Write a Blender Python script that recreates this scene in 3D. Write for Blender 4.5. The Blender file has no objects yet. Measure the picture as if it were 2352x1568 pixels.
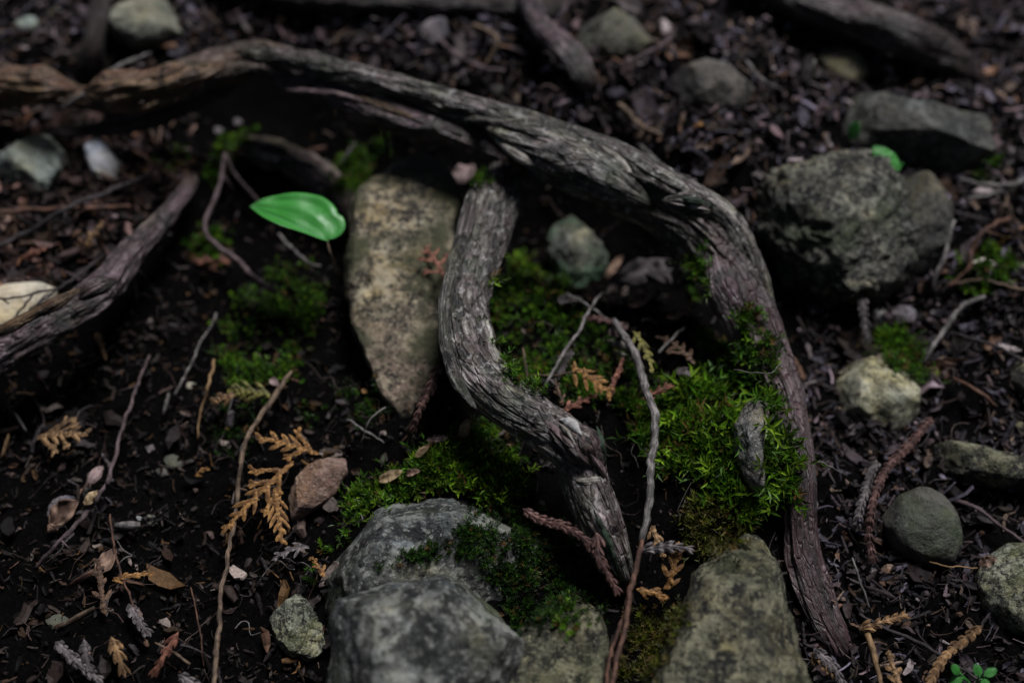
import bpy, bmesh, math, random
import numpy as np
from mathutils import Vector, Matrix
from mathutils.bvhtree import BVHTree

# ------------------------------------------------------------------ camera, sky, sun, exposure
scene = bpy.context.scene
COL = scene.collection
W, H = 2352.0, 1568.0            # coordinates in which positions were read off the photograph
LENS, SENSOR = 50.0, 36.0
cam_d = bpy.data.cameras.new('camera')
cam = bpy.data.objects.new('camera', cam_d)
COL.objects.link(cam)
scene.camera = cam
PITCH = math.radians(41)
DIST = 0.90
CAMP = np.array([0.0, -DIST * math.cos(PITCH), DIST * math.sin(PITCH)])
cam.location = CAMP
cam.rotation_euler = (math.radians(90) - PITCH, 0, 0)
cam_d.sensor_fit = 'HORIZONTAL'
cam_d.sensor_width = SENSOR
cam_d.lens = LENS
cam_d.clip_start = 0.01
cam_d.clip_end = 500
cam_d.dof.use_dof = True
cam_d.dof.focus_distance = 0.805
cam_d.dof.aperture_fstop = 2.6
cam_d.dof.aperture_blades = 7

SUN_DIR = np.array([0.24, 0.16, 0.955]); SUN_DIR /= np.linalg.norm(SUN_DIR)
world = bpy.data.worlds.new('World'); scene.world = world
world.use_nodes = True
wn = world.node_tree
sky = wn.nodes.new('ShaderNodeTexSky')
sky.sky_type = 'NISHITA'
sky.sun_disc = False
sky.sun_elevation = math.asin(SUN_DIR[2])
sky.sun_rotation = math.atan2(SUN_DIR[0], SUN_DIR[1])
bg = wn.nodes['Background']
sky.air_density = 1.0
sky.dust_density = 2.5
sky.ozone_density = 1.0
bg.inputs['Strength'].default_value = 0.016
wn.links.new(sky.outputs[0], bg.inputs[0])
sun_d = bpy.data.lights.new('sun', 'SUN')
sun_d.energy = 3.6
sun_d.angle = math.radians(20)
sun_d.color = (0.985, 0.975, 1.0)
sun = bpy.data.objects.new('sun', sun_d); COL.objects.link(sun)
sun.rotation_euler = Vector(SUN_DIR).to_track_quat('Z', 'Y').to_euler()
sun.location = (1, 1, 3)
scene.view_settings.view_transform = 'Standard'
scene.view_settings.look = 'None'
scene.view_settings.gamma = 1
scene.view_settings.exposure = 0.15
scene.render.engine = 'CYCLES'
scene.cycles.use_denoising = True
scene.cycles.max_bounces = 5
scene.cycles.use_adaptive_sampling = False
scene.cycles.sample_clamp_indirect = 2.0

rng = np.random.default_rng(7)
random.seed(7)

# ------------------------------------------------------------------ numeric helpers
CP, SP = math.cos(PITCH), math.sin(PITCH)
FWD = np.array([0, CP, -SP]); RIGHT = np.array([1.0, 0, 0]); UPV = np.array([0, SP, CP])

def ray(u, v):
    k = SENSOR / LENS
    a = (np.asarray(u, float) / W - .5) * k
    b = -(np.asarray(v, float) / H - .5) * k * H / W
    d = np.multiply.outer(a, RIGHT) + np.multiply.outer(b, UPV) + FWD
    return d                                            # depth along FWD is 1

def project(p):
    p = np.asarray(p, float) - CAMP
    dz = p @ FWD
    k = SENSOR / LENS
    return (p @ RIGHT / dz / k + .5) * W, (.5 - p @ UPV / dz / (k * H / W)) * H, dz

def P(u, v, z):
    d = ray(u, v); t = (z - CAMP[2]) / d[2]
    return CAMP + d * t

def mpp(p):                                             # metres per photo pixel at a point
    return float((np.asarray(p) - CAMP) @ FWD) * SENSOR / LENS / W

def _h(ix, iy, iz):
    h = (ix.astype(np.uint32) * np.uint32(374761393) + iy.astype(np.uint32) * np.uint32(668265263) + iz.astype(np.uint32) * np.uint32(2147483647 & 1442695041))
    h = (h ^ (h >> np.uint32(13))) * np.uint32(1274126177)
    return h ^ (h >> np.uint32(16))

_G = rng.normal(size=(256, 3)); _G /= np.linalg.norm(_G, axis=1)[:, None]
def perlin(p):
    p = np.asarray(p, float)
    i = np.floor(p).astype(np.int64); f = p - i
    w = f * f * f * (f * (f * 6 - 15) + 10)
    out = 0
    for cx in (0, 1):
        for cy in (0, 1):
            for cz in (0, 1):
                g = _G[_h(i[:, 0] + cx, i[:, 1] + cy, i[:, 2] + cz) & np.uint32(255)]
                dd = (g * (f - (cx, cy, cz))).sum(1)
                ww = (w[:, 0] if cx else 1 - w[:, 0]) * (w[:, 1] if cy else 1 - w[:, 1]) * (w[:, 2] if cz else 1 - w[:, 2])
                out = out + dd * ww
    return out * 1.5

def fbm(p, octv=4, gain=.5):
    s = 0; a = 1; q = np.asarray(p, float)
    for k in range(octv):
        s = s + a * perlin(q + 17.3 * k); q = q * 2.03; a *= gain
    return s

def ridge(p, octv=3, gain=.5):
    s = 0; a = 1; q = np.asarray(p, float)
    for k in range(octv):
        s = s + a * (1 - 2 * np.abs(perlin(q + 9.1 * k))); q = q * 2.1; a *= gain
    return s

def catmull(pts, step):
    pts = np.asarray(pts, float)
    q = np.vstack([2 * pts[0] - pts[1], pts, 2 * pts[-1] - pts[-2]])
    out = []
    for i in range(1, len(q) - 2):
        n = max(2, int(np.linalg.norm(q[i + 1][:3] - q[i][:3]) / step))
        t = np.linspace(0, 1, n, endpoint=False)[:, None]
        a, b, c, d = q[i - 1], q[i], q[i + 1], q[i + 2]
        out.append(.5 * (2 * b + (c - a) * t + (2 * a - 5 * b + 4 * c - d) * t ** 2 + (3 * b - a - 3 * c + d) * t ** 3))
    out.append(pts[-1:])
    return np.vstack(out)

# ------------------------------------------------------------------ object helpers
def new_mesh(name, verts, faces, attrs=None, smooth=True):
    me = bpy.data.meshes.new(name)
    verts = np.ascontiguousarray(verts, dtype=np.float32)
    fl = faces if isinstance(faces, list) else [faces]
    fl = [np.asarray(f, dtype=np.int32) for f in fl if len(f)]
    me.vertices.add(len(verts)); me.vertices.foreach_set('co', verts.ravel())
    loops = np.concatenate([f.ravel() for f in fl])
    tot = np.concatenate([np.full(len(f), f.shape[1], np.int32) for f in fl])
    st = np.concatenate([[0], np.cumsum(tot)[:-1]]).astype(np.int32)
    me.loops.add(len(loops)); me.loops.foreach_set('vertex_index', loops)
    me.polygons.add(len(tot)); me.polygons.foreach_set('loop_start', st)
    try: me.polygons.foreach_set('loop_total', tot)
    except Exception: pass
    me.polygons.foreach_set('use_smooth', np.full(len(tot), smooth, dtype=bool))
    for k, a in (attrs or {}).items():
        a = np.ascontiguousarray(a, dtype=np.float32)
        if a.ndim == 1: at = me.attributes.new(k, 'FLOAT', 'POINT'); at.data.foreach_set('value', a)
        elif a.shape[1] == 3: at = me.attributes.new(k, 'FLOAT_VECTOR', 'POINT'); at.data.foreach_set('vector', a.ravel())
        else: at = me.attributes.new(k, 'FLOAT_COLOR', 'POINT'); at.data.foreach_set('color', a.ravel())
    me.update(calc_edges=True)
    return me

TARGETS = []          # (verts, tris) of solid things that moss and litter can rest on
def obj(name, verts, faces, mat, parent=None, attrs=None, smooth=True, base=None, solid=False):
    verts = np.asarray(verts, float)
    if base is None: base = np.array([verts[:, 0].mean(), verts[:, 1].mean(), verts[:, 2].min()])
    me = new_mesh(name, verts - base, faces, attrs, smooth)
    o = bpy.data.objects.new(name, me); COL.objects.link(o)
    if mat: me.materials.append(mat)
    if parent is not None:
        o.parent = parent; o.location = Vector(base) - parent_world(parent)
    else: o.location = base
    if solid:
        fl = faces if isinstance(faces, list) else [faces]
        tr = []
        for f in fl:
            f = np.asarray(f)
            tr.append(f[:, :3])
            if f.shape[1] == 4: tr.append(f[:, [0, 2, 3]])
        TARGETS.append((verts, np.vstack(tr)))
    return o

def parent_world(o):
    v = Vector(o.location)
    while o.parent is not None: o = o.parent; v = v + Vector(o.location)
    return v

def tag(o, label, cat, group=None, kind=None):
    o['label'] = label
    if cat: o['category'] = cat
    if group: o['group'] = group
    if kind: o['kind'] = kind
    return o

def empty(name, loc):
    e = bpy.data.objects.new(name, None); COL.objects.link(e); e.location = loc; e.empty_display_size = .02
    return e

# ------------------------------------------------------------------ materials
class NT:
    def __init__(s, name):
        s.m = bpy.data.materials.new(name); s.m.use_nodes = True
        s.t = s.m.node_tree; s.b = s.t.nodes['Principled BSDF']; s.out = s.t.nodes['Material Output']
    def n(s, typ, **kw):
        x = s.t.nodes.new(typ)
        for k, v in kw.items(): setattr(x, k, v)
        return x
    def l(s, a, b): s.t.links.new(a, b)
    def val(s, sock, v):
        if hasattr(v, 'is_linked') or isinstance(v, bpy.types.NodeSocket): s.l(v, sock)
        else: sock.default_value = v
    def coord(s, attr=None, loc=(0, 0, 0), scale=(1, 1, 1)):
        if attr: c = s.n('ShaderNodeAttribute', attribute_name=attr).outputs['Vector']
        else: c = s.n('ShaderNodeTexCoord').outputs['Object']
        mp = s.n('ShaderNodeMapping'); mp.inputs['Location'].default_value = loc; mp.inputs['Scale'].default_value = scale
        s.l(c, mp.inputs[0]); return mp.outputs[0]
    def noise(s, vec, scale, detail=4, rough=.6, dist=0.0):
        x = s.n('ShaderNodeTexNoise'); s.l(vec, x.inputs['Vector'])
        x.inputs['Scale'].default_value = scale; x.inputs['Detail'].default_value = detail
        x.inputs['Roughness'].default_value = rough; x.inputs['Distortion'].default_value = dist
        return x.outputs[0]
    def voro(s, vec, scale, feature='F1'):
        x = s.n('ShaderNodeTexVoronoi', feature=feature); s.l(vec, x.inputs['Vector']); x.inputs['Scale'].default_value = scale
        return x.outputs[0]
    def ramp(s, fac, stops):
        r = s.n('ShaderNodeValToRGB'); e = r.color_ramp.elements
        while len(e) < len(stops): e.new(.5)
        for el, (p, c) in zip(e, stops):
            el.position = p; el.color = (c, c, c, 1) if not hasattr(c, '__len__') else (*c[:3], 1)
        s.l(fac, r.inputs[0]); return r.outputs[0]
    def mix(s, fac, a, b, typ='MIX'):
        x = s.n('ShaderNodeMix', data_type='RGBA', blend_type=typ)
        s.val(x.inputs[0], fac)
        for sock, v in ((x.inputs[6], a), (x.inputs[7], b)):
            if isinstance(v, tuple): sock.default_value = (*v[:3], 1)
            else: s.l(v, sock)
        return x.outputs[2]
    def math(s, op, a, b):
        x = s.n('ShaderNodeMath', operation=op); s.val(x.inputs[0], a); s.val(x.inputs[1], b); return x.outputs[0]
    def bump(s, h, dist, strength=1.0, prev=None):
        b = s.n('ShaderNodeBump'); b.inputs['Strength'].default_value = strength; b.inputs['Distance'].default_value = dist
        s.l(h, b.inputs['Height'])
        if prev is not None: s.l(prev, b.inputs['Normal'])
        return b.outputs[0]
    def done(s, color, rough=.7, normal=None, spec=.4):
        s.val(s.b.inputs['Base Color'], color if not isinstance(color, tuple) else (*color[:3], 1))
        s.val(s.b.inputs['Roughness'], rough)
        s.b.inputs['Specular IOR Level'].default_value = spec
        if normal is not None: s.l(normal, s.b.inputs['Normal'])
        return s.m

def rock_mat(name, dark, mid, light, seed=0, scale=1.0, green=0.0, greencol=(.05, .08, .02), speck=.5, bumpd=.002, rough=.62, stain=None, pit=1.0, tip=None):
    t = NT(name); c = t.coord(loc=(seed * 1.7, seed * .9, seed * 2.3)); mask = None
    n1 = t.noise(c, 38 * scale, 6, .65, .3)
    col = t.ramp(n1, [(.38, dark), (.47, mid), (.53, mid), (.62, light)])
    nh = t.noise(t.coord(loc=(seed * 2.1 + 9, seed, 3)), 30 * scale, 4, .6)
    col = t.mix(1.0, col, t.ramp(nh, [(.38, (.86, .95, 1.06)), (.5, (1, 1, 1)), (.62, (1.12, 1.04, .76))]), 'MULTIPLY')
    if tip:                                             # lower end of the stone is cleaner and of another colour
        sx = t.n('ShaderNodeSeparateXYZ'); t.l(t.n('ShaderNodeTexCoord').outputs['Object'], sx.inputs[0])
        mr = t.n('ShaderNodeMapRange'); t.l(t.math('ADD', sx.outputs[2], t.math('MULTIPLY', t.math('SUBTRACT', n1, .5), .06)), mr.inputs[0]); mr.inputs[1].default_value = tip[0]; mr.inputs[2].default_value = tip[1]
        mask = mr.outputs[0]
        col = t.mix(mask, t.ramp(n1, [(.36, tip[2]), (.6, tuple(x * 1.7 for x in tip[2]))]), col)
    n2 = t.noise(c, 170 * scale, 5, .7)
    sp = t.ramp(n2, [(.42, 1.0), (.52, 0.0)])
    col = t.mix(t.math('MULTIPLY', sp, speck), col, tuple(x * .22 for x in dark))
    bl = t.noise(c, 85 * scale, 9, .78, .3)
    blf = t.ramp(bl, [(.455, min(1, speck * 1.2)), (.515, 0.0)])
    col = t.mix(t.math('MULTIPLY', blf, mask) if mask is not None else blf, col, tuple(x * .2 for x in dark))
    bl2 = t.noise(t.coord(loc=(seed + 3, seed * 2, 5)), 60 * scale, 8, .75)
    col = t.mix(t.ramp(bl2, [(.54, 0.0), (.60, .6)]), col, light)
    n3 = t.noise(c, 420 * scale, 3, .7)
    col = t.mix(t.ramp(n3, [(.54, 0.0), (.64, .65)]), col, light)
    v = t.voro(c, 260 * scale)
    col = t.mix(t.ramp(v, [(.10, .75 * speck), (.22, 0.0)]), col, tuple(x * .25 for x in dark))
    if green > 0:
        n4 = t.noise(c, 24 * scale, 5, .6, .2)
        col = t.mix(t.ramp(n4, [(.62 - .3 * green, 0.0), (.75 - .3 * green, min(1, .35 + green))]), col, greencol)
    if stain:
        n5 = t.noise(c, 15 * scale, 3, .5)
        col = t.mix(t.ramp(n5, [(.5, 0.0), (.62, .8)]), col, stain)
    nb = t.noise(c, 120 * scale, 8, .68)
    nrm = t.bump(nb, bumpd * 3.2)
    nrm = t.bump(n2, bumpd * .6, 1.0, nrm)
    nrm = t.bump(t.ramp(v, [(0, 0.0), (.25, 1.0)]), bumpd * .35 * pit, 1.0, nrm)
    return t.done(col, t.ramp(n1, [(0, rough - .12), (1, min(1, rough + .12))]), nrm, .5)

def root_mat(name, cols, seed=0, algae=0.0, bumpd=.0012, fib=1.0, dark=.35, ends=()):
    """cols: four colours from darkest strand to palest worn wood, the pale bands also painting highlights into the bark"""
    t = NT(name); a = t.coord('rco', (seed, seed * .7, seed * .3), (1, 1, 1))
    o = t.coord(loc=(seed, seed, seed))
    st = t.coord('rco', (seed, seed * .7, seed * .3), (1.7, 1.7, 22))
    fine = t.coord('rco', (seed, seed * .7, seed * .3), (6 * fib, 6 * fib, 60))
    n0 = t.noise(o, 22, 4, .6, .4)
    n1 = t.noise(st, 1.0, 6, .62, .6)
    n2 = t.noise(fine, 1.0, 5, .65, .3)
    col = t.ramp(n1, [(.40, cols[0]), (.495, cols[1]), (.555, cols[2]), (.63, cols[3])])
    col2 = t.ramp(n2, [(.41, cols[0]), (.52, cols[2]), (.63, cols[3])])
    col = t.mix(.35, col, col2)
    col = t.mix(t.ramp(n0, [(.45, 0.0), (.66, .6)]), col, cols[1])
    nh = t.noise(t.coord(loc=(seed * 2 + 4, 1, seed)), 26, 4, .6)
    col = t.mix(1.0, col, t.ramp(nh, [(.38, (1.05, .90, .96)), (.5, (1, .98, .95)), (.60, (1.0, 1.04, .80))]), 'MULTIPLY')
    blot = t.noise(o, 90, 5, .7)
    col = t.mix(t.ramp(blot, [(.40, dark + .5), (.49, 0.0)]), col, tuple(x * .2 for x in cols[0]))
    pale = t.noise(o, 150, 4, .7)
    col = t.mix(t.ramp(pale, [(.56, 0.0), (.66, .6)]), col, cols[3])
    if algae:
        n4 = t.noise(o, 30, 4, .6)
        col = t.mix(t.ramp(n4, [(.55, 0.0), (.68, algae)]), col, (.05, .085, .045))
    for z0, z1, tint, amt in ends:                       # the bark turns another colour along the root
        sx = t.n('ShaderNodeSeparateXYZ'); t.l(t.n('ShaderNodeAttribute', attribute_name='rco').outputs['Vector'], sx.inputs[0])
        mr = t.n('ShaderNodeMapRange'); t.l(t.math('ADD', sx.outputs[2], t.math('MULTIPLY', t.math('SUBTRACT', n0, .5), .25)), mr.inputs[0]); mr.inputs[1].default_value = z0; mr.inputs[2].default_value = z1; mr.inputs[4].default_value = amt
        tc = t.ramp(n1, [(.34, tuple(x * .12 for x in tint)), (.48, tuple(x * .5 for x in tint)), (.62, tint)])
        col = t.mix(mr.outputs[0], col, tc)
    crk = t.coord('rco', (seed * 1.3, seed, seed), (3.2, 3.2, 75))
    v = t.voro(crk, 1.0, 'DISTANCE_TO_EDGE')
    nrm = t.bump(n1, bumpd * 3.0)
    nrm = t.bump(n2, bumpd * 2.0, 1.0, nrm)
    nrm = t.bump(t.ramp(v, [(0, 0.0), (.10, 1.0)]), bumpd * .7, 1.0, nrm)
    nrm = t.bump(blot, bumpd * .8, 1.0, nrm)
    return t.done(col, t.ramp(n1, [(.35, .62), (.62, .33)]), nrm, .6)

def attr_mat(name, rough=.75, translucent=0.0, spec=.3, grain=None):
    t = NT(name)
    c = t.n('ShaderNodeAttribute', attribute_name='col').outputs['Color']
    if grain:
        nz = t.noise(t.coord(), grain, 4, .6)
        c = t.mix(1.0, c, t.ramp(nz, [(.3, .45), (.7, 1.35)]), 'MULTIPLY')
    m = t.done(c, rough, None, spec)
    if translucent:
        tr = t.n('ShaderNodeBsdfTranslucent'); t.l(c, tr.inputs[0])
        mx = t.n('ShaderNodeMixShader'); mx.inputs[0].default_value = translucent
        t.l(t.b.outputs[0], mx.inputs[1]); t.l(tr.outputs[0], mx.inputs[2]); t.l(mx.outputs[0], t.out.inputs[0])
    return m

def plain_mat(name, c1, c2, scale=200, rough=.7, spec=.35, bumpd=.0004, stretch=None):
    t = NT(name); c = t.coord() if not stretch else t.coord('rco', scale=stretch)
    n = t.noise(c, scale if not stretch else 1.0, 5, .65)
    col = t.ramp(n, [(.40, c1), (.60, c2)])
    col = t.mix(t.ramp(t.noise(t.coord(), 130, 3, .6), [(.40, .75), (.56, 0.0)]), col, tuple(x * .5 for x in c1))
    return t.done(col, rough, t.bump(n, bumpd), spec)

# ------------------------------------------------------------------ ground
CTRL = [(-400, -300, .085), (600, -350, .085), (1200, -300, .085), (2000, -300, .075), (2900, -300, .05),
        (0, 0, .07), (600, 0, .072), (1200, 0, .072), (1800, 0, .068), (2352, 0, .05), (-400, 150, .05), (2800, 300, .03),
        (100, 100, .055), (300, 90, .058), (800, 100, .062), (1200, 150, .060), (1600, 250, .055), (1720, 420, .040), (2000, 200, .052), (2300, 220, .04), (2300, 420, .02),
        (760, 150, .058), (1000, 195, .055), (1300, 270, .050), (1550, 390, .043), (450, 120, .055),
        (700, 300, -.005), (560, 280, .0), (900, 370, -.008), (1100, 420, -.012), (1300, 480, -.016), (1500, 580, -.02), (1620, 650, -.02), (260, 300, .018), (100, 290, .02),
        (400, 380, .012), (200, 450, .014), (50, 550, .014), (100, 650, .010), (300, 550, .008), (-400, 700, .01),
        (460, 560, -.014), (370, 660, -.026), (160, 860, -.036), (0, 960, -.04), (-300, 1100, -.04),
        (650, 480, -.014), (650, 700, -.016), (600, 900, -.03), (800, 850, -.024), (850, 1000, -.024),
        (300, 1100, -.05), (100, 1300, -.056), (500, 1300, -.058), (300, 1550, -.06), (600, 1550, -.066), (0, 1550, -.06),
        (1250, 700, -.012), (1400, 780, -.016), (1550, 750, -.014), (1600, 1000, -.008), (1700, 1020, -.004), (1450, 1000, -.022), (1000, 1050, -.022), (1200, 1150, -.026), (1700, 1180, -.028), (1500, 1350, -.052),
        (1850, 800, -.034), (1880, 950, -.04), (1950, 700, -.026), (2100, 750, -.02), (2250, 650, -.004), (2000, 1100, -.045), (2300, 900, -.03), (1950, 1300, -.06), (2200, 1400, -.06), (2320, 1550, -.065), (1950, 1550, -.07), (2700, 900, -.03),
        (1200, 1900, -.075), (0, 1900, -.07), (2352, 1900, -.075), (-400, 1600, -.06), (2750, 1600, -.07)]
CT = np.array([P(u, v, z) for u, v, z in CTRL])
_d = np.linalg.norm(CT[:, None, :2] - CT[None, :, :2], axis=2)
_K = np.zeros((len(CT) + 1,) * 2); _K[:-1, :-1] = np.sqrt(_d ** 2 + .015 ** 2); _K[:-1, -1] = 1; _K[-1, :-1] = 1
_w = np.linalg.solve(_K + np.eye(len(_K)) * np.r_[np.full(len(CT), -.004), 0], np.r_[CT[:, 2], 0])
BX, BY = (-.95, .95), (-.62, 1.35)
def ground_raw(x, y):
    x = np.clip(x, *BX); y = np.clip(y, *BY)
    out = np.empty(len(x))
    for s in range(0, len(x), 20000):
        e = s + 20000
        d = np.sqrt((x[s:e, None] - CT[:, 0]) ** 2 + (y[s:e, None] - CT[:, 1]) ** 2 + .015 ** 2)
        out[s:e] = d @ _w[:-1] + _w[-1]
    return out
def ground_full(x, y):
    z = ground_raw(x, y)
    q = np.stack([x, y, np.zeros_like(x)], 1)
    z += .010 * fbm(q * 14, 3) + .0045 * fbm(q * 60 + 5, 3) + .0026 * fbm(q * 190 + 9, 2)
    return z
STEP = .0042
gx = np.arange(BX[0], BX[1], STEP); gy = np.arange(BY[0], BY[1], STEP)
ext = np.array([.1, .3, .7, 1.5, 3, 6, 12, 25])
xs = np.r_[gx[0] - ext[::-1], gx, gx[-1] + ext]; ys = np.r_[gy[0] - ext[::-1], gy, gy[-1] + ext]
XX, YY = np.meshgrid(xs, ys)
ZZ = ground_full(XX.ravel(), YY.ravel()).reshape(XX.shape)
nx, ny = len(xs), len(ys)
ii = np.arange(nx * ny).reshape(ny, nx)
gq = np.stack([ii[:-1, :-1], ii[:-1, 1:], ii[1:, 1:], ii[1:, :-1]], -1).reshape(-1, 4)

GZ = ZZ[8:-8, 8:-8]
def ground(x, y):
    fx = np.clip((np.asarray(x) - gx[0]) / STEP, 0, len(gx) - 1.001); fy = np.clip((np.asarray(y) - gy[0]) / STEP, 0, len(gy) - 1.001)
    i = fx.astype(int); j = fy.astype(int); a = fx - i; b = fy - j
    return GZ[j, i] * (1 - a) * (1 - b) + GZ[j, i + 1] * a * (1 - b) + GZ[j + 1, i] * (1 - a) * b + GZ[j + 1, i + 1] * a * b
def gnormal(x, y, e=.012):
    n = np.stack([-(ground(x + e, y) - ground(x - e, y)) / (2 * e), -(ground(x, y + e) - ground(x, y - e)) / (2 * e), np.ones_like(x)], -1)
    return n / np.linalg.norm(n, axis=-1, keepdims=True)
_T = np.linspace(.35, 2.6, 2400)
def pg(u, v, h=0.0):
    """the spot on the ground (raised by h) that is seen at a photo position"""
    d = ray(u, v); q = CAMP + _T[:, None] * d
    f = q[:, 2] - ground(q[:, 0], q[:, 1]) - h
    k = int(np.argmax(f < 0)) or len(_T) - 1
    a = f[k - 1] / (f[k - 1] - f[k] + 1e-12)
    return CAMP + d * (_T[k - 1] + a * (_T[k] - _T[k - 1]))

t = NT('soil'); c = t.coord()
n1 = t.noise(c, 55, 7, .7); n2 = t.noise(c, 420, 5, .75); n3 = t.noise(c, 7, 3, .5)
soil = t.ramp(n2, [(.40, (.0008, .0007, .0007)), (.56, (.0026, .0021, .0020)), (.67, (.010, .008, .007)), (.77, (.05, .038, .03))])
soil = t.mix(t.ramp(n1, [(.4, .0), (.65, .6)]), soil, (.0015, .0012, .0012))
nrm = t.bump(n1, .006); nrm = t.bump(n2, .0022, 1.0, nrm)
M_SOIL = t.done(soil, .9, nrm, .05)
g = obj('ground', np.stack([XX.ravel(), YY.ravel(), ZZ.ravel()], 1), gq, M_SOIL, base=np.zeros(3), solid=True)
g['kind'] = 'structure'; g['label'] = 'dark humus forest floor falling away below the roots'

# ------------------------------------------------------------------ shape builders
def tube(path, rad, nseg, seed=0, lump=.1, grain=.1, fine=.03, twist=3.0, split=.0, flat=None, taper=(0.0, 0.0), around=1.0, nodes=0.0):
    """solid of a root or twig: path (n,3), rad (n); returns verts, [quads, tris], rco attribute"""
    path = np.asarray(path); n = len(path)
    T = np.gradient(path, axis=0); T /= np.linalg.norm(T, axis=1)[:, None] + 1e-12
    s = np.r_[0, np.cumsum(np.linalg.norm(np.diff(path, axis=0), axis=1))]
    N = np.zeros_like(path); ref = np.array([0, 0, 1.0]) if abs(T[0, 2]) < .9 else np.array([1.0, 0, 0])
    v = ref - T[0] * (ref @ T[0]); N[0] = v / np.linalg.norm(v)
    for i in range(1, n):
        v = N[i - 1] - T[i] * (N[i - 1] @ T[i]); N[i] = v / (np.linalg.norm(v) + 1e-12)
    B = np.cross(T, N)
    a = np.linspace(0, 2 * math.pi, nseg, endpoint=False)
    A, S = np.meshgrid(a, s); R = np.repeat(np.asarray(rad)[:, None], nseg, 1)
    if taper[0]: R = R * np.sqrt(np.clip(S / taper[0], .0004, 1))
    if taper[1]: R = R * np.sqrt(np.clip((s[-1] - S) / taper[1], .0004, 1))
    if nodes:
        rg = np.random.default_rng(int(seed) + 5); pos = np.cumsum(rg.uniform(.004, .013, 400)); pos = pos[pos < s[-1]]
        nd = sum((np.exp(-((S - q_) / .0009) ** 2) * rg.uniform(.5, 1.2) for q_ in pos), np.zeros_like(S)); R = R * (1 + nodes * nd)
    at = A + twist * S
    rm = float(np.mean(rad)); L = 1 / max(rm, 1e-4)
    q = np.stack([np.cos(at), np.sin(at), S * L * .5], -1).reshape(-1, 3)
    sc = np.array([1, 1, 1.0])
    d = 0
    if lump: d = d + lump * fbm(q * (1.1, 1.1, .55) + seed, 3)
    if grain: d = d + grain * (ridge(q * (2.0, 2.0, .55) * (around, around, 1) + seed * 2.1, 3) - .4)
    if fine: d = d + fine * (ridge(q * (6, 6, 1.3) * (around, around, 1) + seed * 3.7, 2) - .3)
    if split:
        w = perlin(q * (1.6, 1.6, .22) + seed * 5.1)
        w2 = perlin(q * (3.4, 3.4, .42) + seed * 7.7)
        d = d - .5 * split * np.exp(-(w2 / .06) ** 2) * np.clip(.3 + perlin(q * (1.3, 1.3, .4) + seed * 2) * 2.5, 0, 1)
        d = d - split * np.exp(-(w / .05) ** 2) * np.clip(.5 + perlin(q * (1, 1, .3) + seed) * 2, 0, 1)
    R = R * (1 + np.reshape(d, R.shape) if np.ndim(d) else R * 0 + 1)
    ca, sa = np.cos(A)[..., None], np.sin(A)[..., None]
    if flat is not None: sa = sa * flat
    V = path[:, None] + R[..., None] * (ca * N[:, None] + sa * B[:, None])
    idx = np.arange(n * nseg).reshape(n, nseg); nx_ = np.roll(idx, -1, 1)
    quads = np.stack([idx[:-1], nx_[:-1], nx_[1:], idx[1:]], -1).reshape(-1, 4)
    V = V.reshape(-1, 3); m = len(V)
    V = np.vstack([V, path[:1], path[-1:]])
    tr = np.vstack([np.stack([np.full(nseg, m), nx_[0], idx[0]], -1), np.stack([np.full(nseg, m + 1), idx[-1], nx_[-1]], -1)])
    rco = np.stack([np.cos(at), np.sin(at), S], -1).reshape(-1, 3)
    rco = np.vstack([rco, [[0, 0, 0], [0, 0, s[-1]]]])
    return V, [quads, tr], {'rco': rco}

def path_abs(pts, step):
    """[(u, v, radius px, height)] -> smooth 3-D path with radii in metres"""
    a = []
    for u, v, r, z in pts:
        p = P(u, v, z); a.append([*p, r * mpp(p)])
    c = catmull(a, step); return c[:, :3], np.clip(c[:, 3], .0003, None)

def path_gnd(pts, step):
    a = []
    for u, v, r, h in pts:
        p = pg(u, v, h); a.append([*p, r * mpp(p)])
    c = catmull(a, step); return c[:, :3], np.clip(c[:, 3], .0002, None)

def inside(poly, u, v):
    poly = np.asarray(poly, float); x1, y1 = poly.T; x2, y2 = np.roll(poly, -1, 0).T
    u = np.asarray(u)[:, None]; v = np.asarray(v)[:, None]
    c = ((y1 > v) != (y2 > v)) & (u < (x2 - x1) * (v - y1) / (y2 - y1 + 1e-9) + x1)
    return c.sum(1) % 2 == 1

_ICO = {}
def ico(k):
    if k not in _ICO:
        bm = bmesh.new(); bmesh.ops.create_icosphere(bm, subdivisions=k, radius=1)
        bm.verts.ensure_lookup_table()
        v = np.array([x.co[:] for x in bm.verts]); f = np.array([[w.index for w in x.verts] for x in bm.faces]); bm.free()
        _ICO[k] = (v / np.linalg.norm(v, axis=1)[:, None], f)
    return _ICO[k]

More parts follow.
